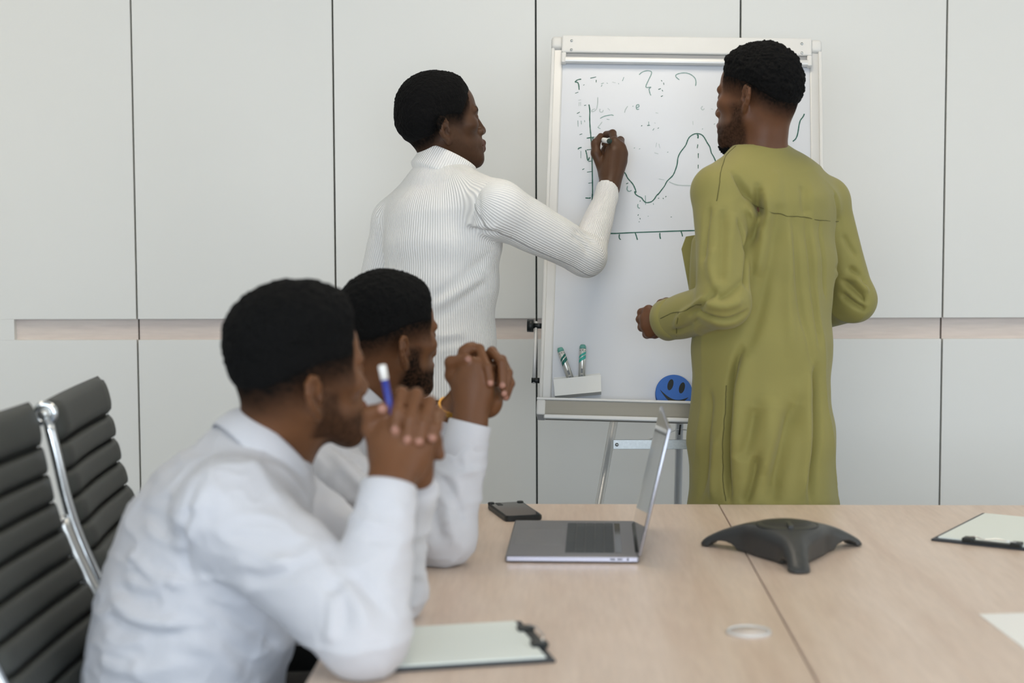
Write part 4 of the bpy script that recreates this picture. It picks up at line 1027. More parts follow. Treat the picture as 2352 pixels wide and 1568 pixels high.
# ============ man in the white roll-neck sweater, writing on the board ============
def person_sweater():
    Y = math.radians(40); lat = np.array([math.cos(Y), -math.sin(Y), 0]); fw = np.array([math.sin(Y), math.cos(Y), 0])
    H = Head(P(1014, 281, 3.85), frame(math.radians(66), -.09, -.02), .925, ear_z=-.026, ear_s=1.08)
    kn = [(-.12, -.062), (-.095, -.060), (-.05, -.040), (-.03, -.010), (-.012, .012), (.012, .012), (.030, .008), (.044, .034), (.060, .062), (.078, .080), (.095, .12)]
    nb = P(1012, 418, 3.85); pel = P(988, 935, 3.86); hc = np.array([pel[0], pel[1], 0])
    shR = P(1142, 478, 3.71); elR = P(1346, 588, 3.84); wrR = P(1398, 432, 4.0)
    shL = P(912, 508, 3.95); elL = P(858, 690, 4.0); wrL = P(905, 830, 4.12)
    hipR = pel+lat*.055; hipL = pel-lat*.070; hipR[2] = hipL[2] = .90
    S = Sdf(); H.face(S)
    S.cap(H.w(0, -.020, -.05), P(1020, 418, 3.85), .047, .050, .03); S.cap(H.w(0, -.008, -.075), P(1024, 418, 3.85), .040, .046, .02)
    S.econe(P(1012, 880, 3.86), P(1012, 600, 3.845), lat, (.13, .09), (.135, .09), .04); S.econe(P(1012, 600, 3.845), P(1015, 470, 3.845), lat, (.135, .09), (.13, .085), .04)
    S.cap(nb, shR, .045, .045, .04); S.cap(nb, shL, .045, .045, .04)
    S.cap(shR, elR, .046, .036, .02); S.cap(elR, P(1391, 458, 3.974), .030, .0195, .012); S.cap(P(1391, 458, 3.974), wrR, .0195, .0215, .012)
    S.cap(shL, elL, .044, .036, .02); S.cap(elL, wrL, .036, .023, .02)
    S.chain([wrL, wrL+np.array([.02, .02, -.05]), wrL+np.array([.03, .04, -.11])], [.022, .03, .016], .01)
    legs_standing(S, hipL, hipR, fw, lat, (.062, .05, .038))
    # right hand holding the marker
    d = 4.03
    mcp = [P(1411, 325, d), P(1426, 337, d-.006), P(1431, 354, d-.005), P(1427, 374, d)]
    for q in mcp: S.cap(wrR, q, .019, .0125, .016)
    S.cap(P(1395, 400, d-.012), P(1408, 352, d-.010), .022, .020, .016)
    tips = [
        [mcp[0], P(1407, 306, d+.026), P(1393, 309, d+.046), P(1384, 316, d+.060)],
        [mcp[1], P(1425, 322, d+.034), P(1405, 328, d+.062), P(1388, 330, d+.060)],
        [mcp[2], P(1431, 345, d+.036), P(1408, 352, d+.058), P(1394, 350, d+.045)],
        [mcp[3], P(1428, 370, d+.032), P(1408, 374, d+.048), P(1397, 370, d+.036)]]
    for t, r0 in zip(tips, (.0105, .0108, .0102, .0092)): finger(S, t, r0, .0078)
    finger(S, [P(1388, 400, d-.004), P(1369, 352, d-.002), P(1368, 330, d+.008), P(1380, 313, d+.026)], .0135, .0088, .008)
    S.cap(P(1386, 356, d+.016), P(1394, 338, d+.040), .013, .011, .008)
    Zs = [zone(H.O, pad=.15), zone(mcp[0], wrR, pad=.06)]
    V, Q = S.mesh(.003, .010, Zs)
    C = skin_colors(V, SK['dark'], H, kn, fade=.045, beard=.25, nails=[(tips[0][3]-CF*.006, .006, NAIL)])
    L = H.local(V); go = (L[:, 1] > .078) & (L[:, 2] < -.098) & (np.abs(L[:, 0]) < .02) & (L[:, 2] > -.14); go &= (L[:, 1] < .13); C[go, :3] = HAIRC
    body = quad_obj('person', V, Q, M['skin'], None, C)
    tag(body, 'standing man in a white ribbed roll-neck sweater writing on the whiteboard', 'person')
    make_hair(H, body, .0075, kn, h=.0019, amp=.0013, nsc=330, taper=.060, top=.005, seed=2)
    S = Sdf(); S.ell(H.w(0, .094, -.112), np.array([.010, .008, .010]), H.R, .006); V2, Q2 = S.mesh(.0018); V2 = V2+normals(V2, Q2)*(vnoise(V2, 500, 3)*.004)[:, None]; quad_obj('goatee', V2, Q2, M['hair'], body)
    # sweater
    W = Sdf()
    sec = [((1012, 905, 3.86), (.150, .112)), ((1012, 780, 3.855), (.147, .108)), ((1013, 650, 3.85), (.150, .108)), ((1014, 560, 3.845), (.157, .110)), ((1016, 490, 3.845), (.150, .105)), ((1014, 430, 3.845), (.085, .075))]
    for (p0, a0), (p1, a1) in zip(sec[:-1], sec[1:]): W.econe(P(*p0), P(*p1), lat, a0, a1, .03)
    W.cap(nb, shR, .058, .062, .035); W.cap(nb, shL, .058, .058, .035)
    W.cap(shR, elR, .064, .049, .022); W.cap(elR, P(1392, 452, 3.978), .050, .0290, .018); W.cap(P(1392, 452, 3.978), P(1397, 408, 4.006), .0290, .0285, .010)
    W.cap(shL, elL, .057, .047, .022); W.cap(elL, wrL, .047, .031, .018)
    cdir = wrR-P(1386, 470, 3.96); cp = P(1394, 431, 3.992)
    W.half(cp, -cdir/np.linalg.norm(cdir), cp-.08, cp+.08, .003)
    hz = P(1005, 907, 3.86)[2]
    W.half((0, 0, hz), (0, .0, 1), hc+np.array([-.5, -.5, 0]), hc+np.array([.5, .5, hz-.001]), .004)
    V, Q = W.mesh(.0045); V = relax(V, Q, 3)
    V = V+normals(V, Q)*((vnoise(V, 9, 4)*.006+vnoise(V, 22, 5)*.003)[:, None])
    V = folds(V, Q, [([(985, 690), (1050, 655), (1130, 590)], -.006, .013), ([(990, 712), (1060, 675), (1125, 630)], .006, .013), ([(985, 728), (1070, 690), (1120, 650)], -.006, .012), ([(1075, 533), (1110, 540), (1142, 545)], -.008, .008),
        ([(1062, 520), (1105, 525), (1145, 530)], .005, .010), ([(1326, 527), (1350, 535), (1372, 552)], -.006, .006), ([(1322, 540), (1345, 556), (1362, 585)], -.005, .006), ([(1345, 520), (1372, 530), (1392, 545)], -.004, .006),
        ([(1325, 512), (1355, 506), (1385, 515)], .003, .006), ([(985, 800), (1040, 790), (1080, 795)], -.004, .012), ([(980, 770), (1030, 765), (1070, 760)], .003, .010), ([(1095, 440), (1095, 480), (1105, 520), (1140, 545)], -.003, .004)])
    # rib direction: wales run up the trunk and along each sleeve
    cen = V[Q].mean(1)
    def seg(A, B, X):
        t = np.clip(((X-A)@(B-A))/((B-A)@(B-A)), 0, 1); return np.linalg.norm(X-A-t[:, None]*(B-A), axis=1)
    arm = seg(shR+(elR-shR)*.12, elR, cen)-.062; arm = np.minimum(arm, seg(elR, wrR, cen)-.05)
    armL = np.minimum(seg(shL+(elL-shL)*.15, elL, cen)-.056, seg(elL, wrL, cen)-.047)
    cx = P(1013, 650, 3.85); u_ = (cen-cx)@lat; v_ = (cen-cx)@fw; tr = np.sqrt((u_/.157)**2+(v_/.11)**2)*.12-.12; tr[cen[:, 2] > shR[2]+.01] += .0
    regR = (arm < tr); regL = (armL < tr) & ~regR
    K = V[Q]
    def tube_coord(A, B, X, ref):
        ax_ = (B-A)/np.linalg.norm(B-A); x = np.asarray(ref)-ax_*(np.asarray(ref)@ax_); x /= np.linalg.norm(x); y = np.cross(ax_, x); q = X-A; return np.arctan2(q@y, q@x)
    ang = np.arctan2((K-cx)@fw/.11, (K-cx)@lat/.155); rib = ang*.132
    bis = (elR-shR)/np.linalg.norm(elR-shR)+(elR-wrR)/np.linalg.norm(elR-wrR)
    up_el = ((cen-elR)@((shR-elR)/np.linalg.norm(shR-elR)-(wrR-elR)/np.linalg.norm(wrR-elR))) > 0
    # across the bend both halves measure from the plane of the arm, so the wales run on round the elbow
    pn = np.cross(shR-elR, wrR-elR); pn /= np.linalg.norm(pn)
    inn = (shR-elR)/np.linalg.norm(shR-elR)+(wrR-elR)/np.linalg.norm(wrR-elR); inn /= np.linalg.norm(inn)
    def arm_coord(A, B, X):
        ax_ = (B-A)/np.linalg.norm(B-A); x = inn-ax_*(inn@ax_); x /= np.linalg.norm(x); q = X-A; return np.arctan2(q@pn, q@x)
    aU = arm_coord(shR, elR, K)*.056; aF = arm_coord(wrR, elR, K)*.056
    rib = np.where(regR[:, None], np.where(up_el[:, None], aU, aF), rib)
    rib = np.where(regL[:, None], tube_coord(shL, elL, K, -lat)*.05, rib)
    # no wrap-around inside one quad
    rib = np.where(rib-rib[:, :1] > .15, rib-2*math.pi*.132, rib); rib = np.where(rib-rib[:, :1] < -.15, rib+2*math.pi*.132, rib)
    sw = quad_obj('sweater', V, Q, M['knit'], body, None, rib.ravel())
    # roll-neck collar, folded over
    b0 = P(1010, 404, 3.846); b1 = P(1031, 360, 3.850); ax_ = (b1-b0)/np.linalg.norm(b1-b0)
    x_ = lat-ax_*(lat@ax_); x_ /= np.linalg.norm(x_); y_ = np.cross(ax_, x_); Ln = np.linalg.norm(b1-b0); n = 64
    pr = [(-.25, .066, .060), (-.02, .080, .073), (.05, .0815, .0745), (.3, .0785, .072), (.7, .0755, .070), (.95, .0745, .0690), (1.03, .0725, .067), (1.02, .068, .063), (.8, .0655, .061), (.4, .064, .060)]
    Vc = []; ribc = []
    for f, a, b in pr:
        for k in range(n):
            an = 2*math.pi*k/n; Vc.append(b0+ax_*Ln*f+x_*a*math.cos(an)+y_*b*math.sin(an)+fw*.002*f)
    Qc = []; rc = []
    for i in range(len(pr)-1):
        for k in range(n):
            Qc.append((i*n+k, i*n+(k+1) % n, (i+1)*n+(k+1) % n, (i+1)*n+k)); a0 = 2*math.pi*k/n*.0735; a1 = 2*math.pi*(k+1)/n*.0735; rc += [a0, a1, a1, a0]
    quad_obj('roll_neck', np.array(Vc), np.array(Qc), M['knit'], body, None, np.array(rc))
    # trousers
    T = Sdf(); T.econe(P(995, 985, 3.86), P(1005, 890, 3.86), lat, (.118, .09), (.130, .095), .03)
    for h in (hipL, hipR):
        T.cap(h, (h[0], h[1], .50), .076, .066, .03); T.cap((h[0], h[1], .50), (h[0]-fw[0]*.02, h[1]-fw[1]*.02, .09), .066, .056, .03)
    V, Q = T.mesh(.010); quad_obj('trousers', V, Q, M['black_cloth'], body)
    shoes(body, [hipL, hipR], fw)
    # the marker in his hand
    tip = b_hit(1361, 318); tail = P(1400, 324, to_px(tip)[0][2]-.150); ax2 = (tail-tip)/np.linalg.norm(tail-tip)
    mk_ = tag(empty('marker_pen', tip), 'white marker with dark green end held against the whiteboard by the writing man', 'marker')
    tube('barrel', [tip+ax2*.03, tail-ax2*.004], .0066, M['plastic_w'], mk_, 20); tube('end_plug', [tail-ax2*.004, tail+ax2*.001, tail+ax2*.0018], [.0064, .0064, .005], M['joint'], mk_, 20)
    tube('tip', [tip, tip+ax2*.008, tip+ax2*.03], [.0012, .003, .0062], M['ink'], mk_, 14)
    return body

# ============ man in the olive gown ============
def person_gown():
    Y = math.radians(-24); lat = np.array([math.cos(Y), -math.sin(Y), 0]); fw = np.array([math.sin(Y), math.cos(Y), 0])
    H = Head(P(1737, 226, 3.62), frame(math.radians(-50), .02, .02), .905, ear_z=-.008, ear_s=1.0)
    kn = [(-.12, -.030), (-.09, -.018), (-.05, .012), (-.02, .030), (.02, .044), (.05, .052), (.066, .066), (.078, .082), (.095, .12)]
    nb = P(1745, 375, 3.63); pel = P(1752, 960, 3.63); pel[2] = .95
    shR = P(1888, 464, 3.71); elR = P(1962, 690, 3.73); wrR = P(1850, 722, 3.87)
    shL = P(1650, 440, 3.55); elL = P(1668, 695, 3.47); wrL = P(1524, 738, 3.655)
    S = Sdf(); H.face(S)
    S.cap(H.w(0, -.032, -.04), nb, .052, .058, .03); S.cap(H.w(0, -.01, -.075), nb+fw*.015, .040, .05, .02)
    S.econe(P(1752, 960, 3.63), P(1765, 560, 3.63), lat, (.12, .085), (.135, .09), .04); S.econe(P(1765, 560, 3.63), P(1760, 440, 3.63), lat, (.135, .09), (.13, .08), .04)
    S.cap(nb, shR, .042, .042, .04); S.cap(nb, shL, .042, .042, .04)
    S.cap(shR, elR, .032, .024, .02); S.cap(elR, wrR, .024, .020, .02); S.cap(shL, elL, .036, .028, .02); S.cap(elL, wrL, .028, .0235, .02)
    S.chain([wrR, wrR+np.array([-.03, .03, 0]), wrR+np.array([-.09, .05, 0])], [.023, .03, .018], .01)
    legs_standing(S, pel-lat*.065, pel+lat*.065, fw, lat, (.066, .05, .038))
    # left fist
    mc = [P(1490, 712, 3.665), P(1482, 730, 3.660), P(1483, 748, 3.660), P(1492, 764, 3.665)]
    for q in mc: S.cap(wrL, q, .020, .0125, .014)
    fin = []
    for q, (px, py) in zip(mc, ((1474, 718), (1471, 733), (1475, 751), (1486, 767))):
        a = P(px, py, to_px(q)[0][2]+.022); b = P(px+18, py+1, to_px(q)[0][2]+.045); c = P(px+34, py-1, to_px(q)[0][2]+.030)
        finger(S, [q, a, b, c], .0112, .0085)
    finger(S, [P(1512, 722, 3.665), P(1520, 700, 3.675), P(1531, 695, 3.69), P(1518, 706, 3.71)], .0135, .0095, .008)
    V, Q = S.mesh(.003, .010, [zone(H.O, pad=.15), zone(nb, pad=.08), zone(mc[1], wrL, pad=.05)])
    C = skin_colors(V, SK['neck'], H, kn, fade=.058, beard=.75)
    sc_ = P(1778, 202, 3.55); d = to_px(V); w_ = (np.abs(d[:, 0]-1779)/12)**2+(np.abs(d[:, 1]-203)/3.2)**2 < 1
    Lc = H.local(V); C[w_ & (Lc[:, 1] < 0), :3] = np.array(srgb(150, 95, 75)[:3])
    body = quad_obj('person', V, Q, M['skin'], None, C)
    tag(body, 'standing man in a long olive green gown seen from behind, watching the whiteboard', 'person')
    make_hair(H, body, .0105, kn, h=.0019, amp=.0028, nsc=230, taper=.045, top=.006, seed=5)
    Bd = Sdf(); Bd.ell(H.w(0, .078, -.118), np.array([.024, .026, .018]), H.R, .01); Bd.ell(H.w(0, .060, -.124), np.array([.026, .024, .012]), H.R, .01)
    V2, Q2 = Bd.mesh(.002); V2 = V2+normals(V2, Q2)*((vnoise(V2, 420, 3)*.007)[:, None]); quad_obj('beard', V2, Q2, M['hair'], body)
    # gown
    W = Sdf()
    sec = [((1738, 372, 3.63), (.072, .062)), ((1752, 420, 3.63), (.135, .090)), ((1766, 480, 3.63), (.160, .108)), ((1764, 600, 3.63), (.158, .118)), ((1753, 800, 3.63), (.152, .138)), ((1752, 1000, 3.63), (.162, .148)), ((1752, 1200, 3.63), (.170, .155))]
    for (p0, a0), (p1, a1) in zip(sec[:-1], sec[1:]): W.econe(P(*p0), P(*p1), lat, a0, a1, .03)
    low = P(1752, 1200, 3.63); bot = low.copy(); bot[2] = .33; W.econe(low, bot, lat, (.170, .155), (.195, .18), .03)
    W.half((0, 0, .30), (0, 0, 1), np.array([pel[0]-.5, pel[1]-.5, 0]), np.array([pel[0]+.5, pel[1]+.5, .299]), .004)
    W.cap(nb+np.array([0, 0, .0]), shR, .052, .058, .035); W.cap(nb, shL, .052, .060, .035)
    W.cap(shL, elL, .059, .056, .010); wrS = P(1522, 738, 3.662); W.cap(elL, wrS, .054, .0462, .014)
    W.cap(shR, elR, .055, .043, .010); W.cap(elR, wrR, .045, .042, .02)
    # neckline: the gown ends in a round opening below the nape
    nz = P(1745, 326, 3.60); nz2 = nb+(H.O-nb)*.42
    W.cap(nb-(H.O-nb)*.1, nb+(H.O-nb)*.9, .058, .058, .004, 's')
    # loose front of the gown standing out past the arm
    fc = P(1622, 612, 3.68); W.econe(P(1640, 560, 3.66), P(1640, 690, 3.66), lat, (.05, .03), (.055, .03), .03)
    cdir = (wrS-elL)/np.linalg.norm(wrS-elL); cp = wrS-cdir*.016; W.half(cp, -cdir, cp-.08, cp+.08, .003)
    V, Q = W.mesh(.0038); V = relax(V, Q, 3)
    V = V+normals(V, Q)*(((vnoise(V*np.array([1, 1, .25]), 12, 8)*.012+crease(V, (7, 7, 1.6), 31, 4)*.006)*sstep(P(1745, 340, 3.6)[2], P(1745, 460, 3.6)[2], V[:, 2])+vnoise(V, 24, 12)*.002)[:, None])
    cuff(body, cp-cdir*.040, cp+cdir*.004, .0478, .0476, M['gown'])
    G = [([(1742, 420), (1737, 470), (1732, 520), (1727, 580), (1722, 650)], -.016, .009), ([(1690, 392), (1720, 440), (1738, 478), (1745, 505)], -.010, .008), ([(1752, 430), (1755, 500), (1748, 570), (1735, 640)], .008, .014),
        ([(1712, 470), (1727, 500), (1735, 540)], .006, .008), ([(1700, 500), (1716, 540), (1722, 580)], -.005, .006), ([(1660, 470), (1664, 520), (1655, 600), (1650, 640)], -.005, .010), ([(1690, 480), (1680, 560), (1672, 640)], .004, .016),
        ([(1795, 500), (1770, 600), (1735, 720), (1700, 830)], -.006, .016), ([(1830, 498), (1836, 600), (1850, 720), (1872, 840)], -.005, .008), ([(1822, 510), (1820, 640), (1825, 800)], .005, .014), ([(1862, 505), (1872, 600), (1884, 720), (1892, 800)], -.005, .007), ([(1893, 510), (1900, 590), (1905, 680)], -.004, .006),
        ([(1695, 800), (1672, 880), (1664, 980), (1662, 1080), (1666, 1150)], -.014, .008), ([(1712, 800), (1690, 900), (1685, 1000), (1690, 1100)], .008, .018), ([(1884, 845), (1886, 930), (1880, 1040), (1872, 1150)], -.012, .010), ([(1865, 860), (1860, 960), (1855, 1060), (1850, 1150)], .008, .014),
        ([(1835, 920), (1815, 1000), (1795, 1080), (1778, 1150)], -.014, .020), ([(1730, 930), (1712, 1000), (1690, 1060)], -.008, .016), ([(1735, 1050), (1718, 1110), (1706, 1150)], -.010, .010), ([(1770, 900), (1765, 1000), (1760, 1100)], .006, .02), ([(1620, 900), (1612, 1000), (1600, 1140)], -.007, .012), ([(1640, 1000), (1632, 1080), (1628, 1150)], .005, .012),
        ([(1715, 640), (1680, 668), (1640, 690)], -.006, .008), ([(1722, 720), (1680, 745), (1630, 740), (1590, 715)], -.009, .007), ([(1710, 690), (1660, 712), (1610, 695)], .006, .009), ([(1640, 660), (1610, 690), (1575, 720)], -.006, .007), ([(1615, 680), (1590, 700), (1560, 725), (1548, 760)], .005, .008), ([(1600, 740), (1570, 760), (1540, 770)], -.004, .008),
        ([(1930, 615), (1965, 625), (1995, 650)], -.007, .007), ([(1928, 650), (1960, 668), (1995, 695)], -.008, .007), ([(1925, 680), (1950, 700), (1985, 720)], -.008, .007), ([(1930, 632), (1965, 648), (1996, 672)], .006, .008), ([(1945, 545), (1960, 570), (1975, 590)], -.004, .007),
        ([(1620, 470), (1612, 540), (1605, 600)], -.005, .008), ([(1635, 560), (1625, 610), (1640, 660)], .004, .01), ([(1850, 420), (1855, 460), (1860, 500)], -.004, .01), ([(1780, 380), (1790, 430), (1800, 480)], .003, .012), ([(1925, 440), (1935, 480), (1935, 520)], -.004, .008)]
    V = folds(V, Q, [(p_, a_*1.75, w_) for p_, a_, w_ in G])
    gown = quad_obj('gown', V, Q, M['gown'], body)
    for l in ([(1727, 462), (1745, 478), (1775, 492), (1830, 498), (1880, 505), (1935, 510)], [(1690, 328), (1665, 350), (1652, 400), (1645, 460)], [(1665, 880), (1662, 980), (1662, 1080), (1665, 1150)], [(1508, 732), (1550, 716), (1580, 708), (1612, 700)], [(1553, 710), (1551, 745), (1550, 780)], [(1592, 485), (1605, 487)]):
        seamline(gown, V, l, M['seam'])
    # stiff chest pocket seen past the sleeve
    pk = [(1576, 543), (1606, 538), (1650, 560), (1650, 680), (1596, 672), (1584, 668), (1566, 571)]
    a = [P(x, y, 3.70) for x, y in pk]; b = [p+CF*.010 for p in a]; k = len(pk)
    mesh_obj('chest_pocket', a+b, [tuple(range(k-1, -1, -1)), tuple(range(k, 2*k))]+[(i, (i+1) % k, k+(i+1) % k, k+i) for i in range(k)], M['gown'], gown)
    shoes(body, [pel-lat*.08, pel+lat*.08], fw)
    c0 = P(1477, 722, 3.685); c1 = P(1467, 720, 3.70)  # small white stub in the fist, what it belongs to is unknown
    cp_ = tag(empty('white_stub', c1), 'tiny white stub poking out of the fist of the man in the gown', 'white_stub'); tube('stub', [c1, c1+(c0-c1)*.15, c0], [.0045, .0055, .0055], M['paper2'], cp_, 14)
    return body

def clasped(S, wrR, wrL, rh, lf, th, extra, base_r=.0105, tip_r=.0078):
    # right hand: fan of metacarpals; left fingers hooked over it; thumbs
    for q in rh: S.cap(wrR, q, .022, .0135, .018)
    nails = []
    for ch in lf:
        finger(S, ch, base_r, tip_r); nails.append(ch)
    for ch, r0, r1 in th+extra: finger(S, ch, r0, r1, .007)
    return nails

# ============ seated man with the blue pencil ============
def person_pencil():
    Y = math.radians(60); lat = np.array([math.cos(Y), -math.sin(Y), 0]); fw = np.array([math.sin(Y), math.cos(Y), 0])
    H = Head(P(694, 858, 2.40), frame(math.radians(52), -.02, .05), .945, ear_z=-.027, ear_s=1.08)
    kn = [(-.12, -.020), (-.09, -.012), (-.05, .008), (-.01, .022), (.03, .028), (.052, .030), (.060, .050), (.070, .072), (.082, .086), (.10, .12)]
    nb = P(592, 1068, 2.43)
    shR = P(535, 1175, 2.27); elR = P(838, 1470, 2.145); elR[2] = TZ+.056; wrR = P(893, 1118, 2.215)
    shL = P(610, 1135, 2.58); elL = P(885, 1370, 2.47); elL[2] = TZ+.050; wrL = P(948, 1092, 2.335)
    pel = P(395, 1690, 2.42); pel[2] = .555
    S = Sdf(); H.face(S)
    S.cap(H.w(0, -.030, -.04), nb, .054, .060, .03); S.cap(H.w(0, -.008, -.08), nb+fw*.03, .042, .052, .02)
    S.econe(pel, P(470, 1330, 2.42), lat, (.14, .10), (.145, .10), .04); S.econe(P(470, 1330, 2.42), P(560, 1130, 2.42), lat, (.145, .10), (.13, .085), .04)
    S.cap(nb, shR, .045, .048, .04); S.cap(nb, shL, .045, .048, .04)
    S.cap(shR, elR, .052, .040, .02); S.cap(elR, wrR, .040, .0255, .02); S.cap(shL, elL, .052, .040, .02); S.cap(elL, wrL, .040, .0245, .02)
    kneeR = pel+fw*.44+lat*.10; kneeL = pel+fw*.44-lat*.10; kneeR[2] = kneeL[2] = .52
    for kn_, sg in ((kneeR, 1), (kneeL, -1)):
        S.cap(pel+lat*.085*sg, kn_, .075, .055, .03); an = np.array([kn_[0], kn_[1], .10]); S.cap(kn_, an, .055, .04, .03); S.cap(an+np.array([0, 0, -.04]), an+fw*.15+np.array([0, 0, -.07]), .034, .026, .02)
    # hands
    d = 2.245
    rh = [P(868, 975, d+.02), P(898, 968, d+.005), P(940, 985, d), P(975, 1010, d+.004)]
    S.ell(P(920, 1040, d+.005), np.array([.044, .050, .026]), np.c_[CR, CU, CF], .02)
    lf = [[P(905, 935, d+.055), P(921, 903, d+.012), P(914, 945, d-.016), P(908, 984, d-.022)],
          [P(938, 940, d+.060), P(956, 906, d+.012), P(942, 962, d-.020), P(936, 1006, d-.026)],
          [P(970, 955, d+.062), P(987, 924, d+.014), P(972, 972, d-.018), P(963, 1010, d-.024)],
          [P(992, 975, d+.060), P(1008, 950, d+.018), P(1001, 980, d-.010), P(993, 1002, d-.016)]]
    lh = [c[0] for c in lf]
    for q in lh: S.cap(wrL, q, .021, .013, .016)
    th = [([P(880, 1040, d+.01), P(853, 985, d+.012), P(852, 950, d+.006), P(880, 938, d-.004)], .0145, .0098)]
    rf = [([rh[i], P(x, y, d+.045), P(x+10, y+35, d+.075), P(x+20, y+70, d+.075)], .0105, .008) for i, (x, y) in enumerate(((890, 935), (928, 930), (962, 945), (990, 975)))]
    clasped(S, wrR, wrL, rh, lf, th, rf, .0102, .0086)
    V, Q = S.mesh(.0034, .010, [zone(H.O, pad=.15), zone(nb, pad=.07), zone(rh[1], lf[3][3], wrR, pad=.05)])
    nl = [(c[3]-CF*.0075-CU*.003, .0075, NAIL) for c in lf]+[(th[0][0][3]-CF*.008, .0075, NAIL)]
    C = skin_colors(V, SK['mid'], H, kn, fade=.075, beard=.7, nails=nl)
    body = quad_obj('person', V, Q, M['skin'], None, C)
    tag(body, 'seated man in a white shirt resting clasped hands, holding a blue pencil', 'person')
    make_hair(H, body, .014, kn, h=.0026, amp=.0020, nsc=260, taper=.065, top=.014, seed=7)
    # shirt
    W = Sdf()
    sec = [((392, 1700, 2.42), (.165, .135)), ((412, 1580, 2.42), (.170, .137)), ((432, 1470, 2.42), (.175, .137)), ((458, 1370, 2.42), (.180, .135)), ((490, 1270, 2.42), (.182, .130)), ((528, 1180, 2.42), (.175, .116)), ((575, 1105, 2.425), (.105, .082))]
    for (p0, a0), (p1, a1) in zip(sec[:-1], sec[1:]): W.econe(P(*p0), P(*p1), lat, a0, a1, .035)
    W.cap(nb, shR, .060, .060, .06); W.cap(nb, shL, .060, .060, .06)
    W.cap(shR, elR, .072, .058, .03); W.cap(elR, P(890, 1150, 2.21), .058, .038, .02); W.cap(shL, elL, .072, .056, .025); W.cap(elL, P(945, 1120, 2.34), .055, .037, .02)
    W.cap(nb-(H.O-nb)*.1, nb+(H.O-nb)*.7, .058, .058, .006, 's')
    for e_, w_ in ((elR, wrR), (elL, wrL)):
        cd_ = (w_-e_)/np.linalg.norm(w_-e_); cp = w_-cd_*.006; W.half(cp, -cd_, cp-.07, cp+.07, .003)
    W.half((0, 0, TZ+.001), (0, 0, 1), np.array([XL, .6, TZ-.06]), np.array([.6, 3.3, TZ+.0005]), .004)
    V, Q = W.mesh(.005); V = relax(V, Q, 3)
    V = V+normals(V, Q)*((vnoise(V, 10, 14)*.012+crease(V, (8, 8, 18), 51)*.0045+crease(V, (18, 18, 26), 61)*.002)[:, None])
    V = folds(V, Q, [([(330, 1190), (370, 1232), (425, 1262)], .005, .008), ([(292, 1262), (345, 1318), (415, 1340)], .008, .010), ([(282, 1322), (330, 1345), (372, 1352)], .005, .008), ([(250, 1370), (318, 1420), (430, 1432)], .009, .013), ([(232, 1455), (270, 1478), (330, 1470)], .005, .010), ([(222, 1505), (300, 1545), (420, 1520)], .008, .013),
        ([(288, 1290), (345, 1338), (395, 1352)], -.006, .009), ([(258, 1345), (310, 1372), (360, 1380)], -.006, .009), ([(240, 1420), (320, 1446), (440, 1445)], -.006, .010), ([(330, 1150), (400, 1190), (440, 1240)], .005, .012), ([(480, 1420), (520, 1480), (600, 1530)], -.006, .014), ([(430, 1480), (500, 1500), (560, 1560)], .006, .014),
        ([(440, 1120), (425, 1200), (420, 1290), (445, 1360)], -.006, .010), ([(470, 1110), (440, 1180), (435, 1260)], .006, .012), ([(460, 1372), (560, 1430), (650, 1490)], -.006, .010), ([(530, 1290), (600, 1300), (660, 1280)], .006, .012), ([(545, 1310), (610, 1325), (690, 1300)], -.005, .010),
        ([(760, 1330), (780, 1380), (790, 1440)], -.007, .010), ([(785, 1335), (830, 1390), (850, 1450)], .007, .012), ([(770, 1350), (765, 1420), (750, 1480)], .007, .012), ([(810, 1310), (850, 1350), (890, 1400)], -.006, .010), ([(840, 1230), (870, 1240), (920, 1225)], -.003, .008), ([(700, 1240), (740, 1290), (765, 1330)], .005, .012), ([(560, 1050), (610, 1090), (640, 1150)], .004, .012)])
    V[:, 2] = np.where((V[:, 0] > XL-.005) & (V[:, 2] < TZ+.001) & (V[:, 2] > TZ-.05), TZ+.001, V[:, 2])
    shirt = quad_obj('shirt', V, Q, M['shirt'], body)
    ax_ = (H.O-nb); ca = np.array([0, 0, .74])+fw*.67; shirt_collar(body, P(632, 1006, 2.42)-ca*.030, ca, lat, .068, .080, .032, .060, M['shirt'], 160)
    cd_ = (wrR-elR)/np.linalg.norm(wrR-elR); cuff(body, wrR-cd_*.058, wrR+cd_*.004, .0395, .0395, M['shirt'])
    cd_ = (wrL-elL)/np.linalg.norm(wrL-elL); cuff(body, wrL-cd_*.058, wrL-cd_*.002, .038, .038, M['shirt'])
    c = wrL+(cd_*.012); x_ = np.cross(cd_, [0, 0, 1]); x_ /= np.linalg.norm(x_); y_ = np.cross(cd_, x_)
    tube('bracelet', [c+(x_*math.cos(t)+y_*math.sin(t))*.0258 for t in np.linspace(0, 2*math.pi*31/32, 32)], .0018, M['gold'], body, 8, closed=True)
    T = Sdf(); T.ell(pel, np.array([.15, .16, .11]), np.c_[lat, fw, [0, 0, 1.0]], .03)
    for kn_, sg in ((kneeR, 1), (kneeL, -1)):
        T.cap(pel+lat*.085*sg, kn_, .090, .070, .03); T.cap(kn_, (kn_[0], kn_[1], .09), .070, .058, .03)
    V, Q = T.mesh(.010); quad_obj('trousers', V, Q, M['black_cloth'], body)
    shoes(body, [kneeR, kneeL], fw)
    # pencil
    a = P(896, 935, d-.004); b = P(877, 838, d-.012); ax2 = (b-a)/np.linalg.norm(b-a); tail = a-ax2*.075
    pe = tag(empty('pencil', tail), 'dark blue pencil with a pale end between the fingers of a seated man', 'pencil')
    L_ = np.linalg.norm(b-a)
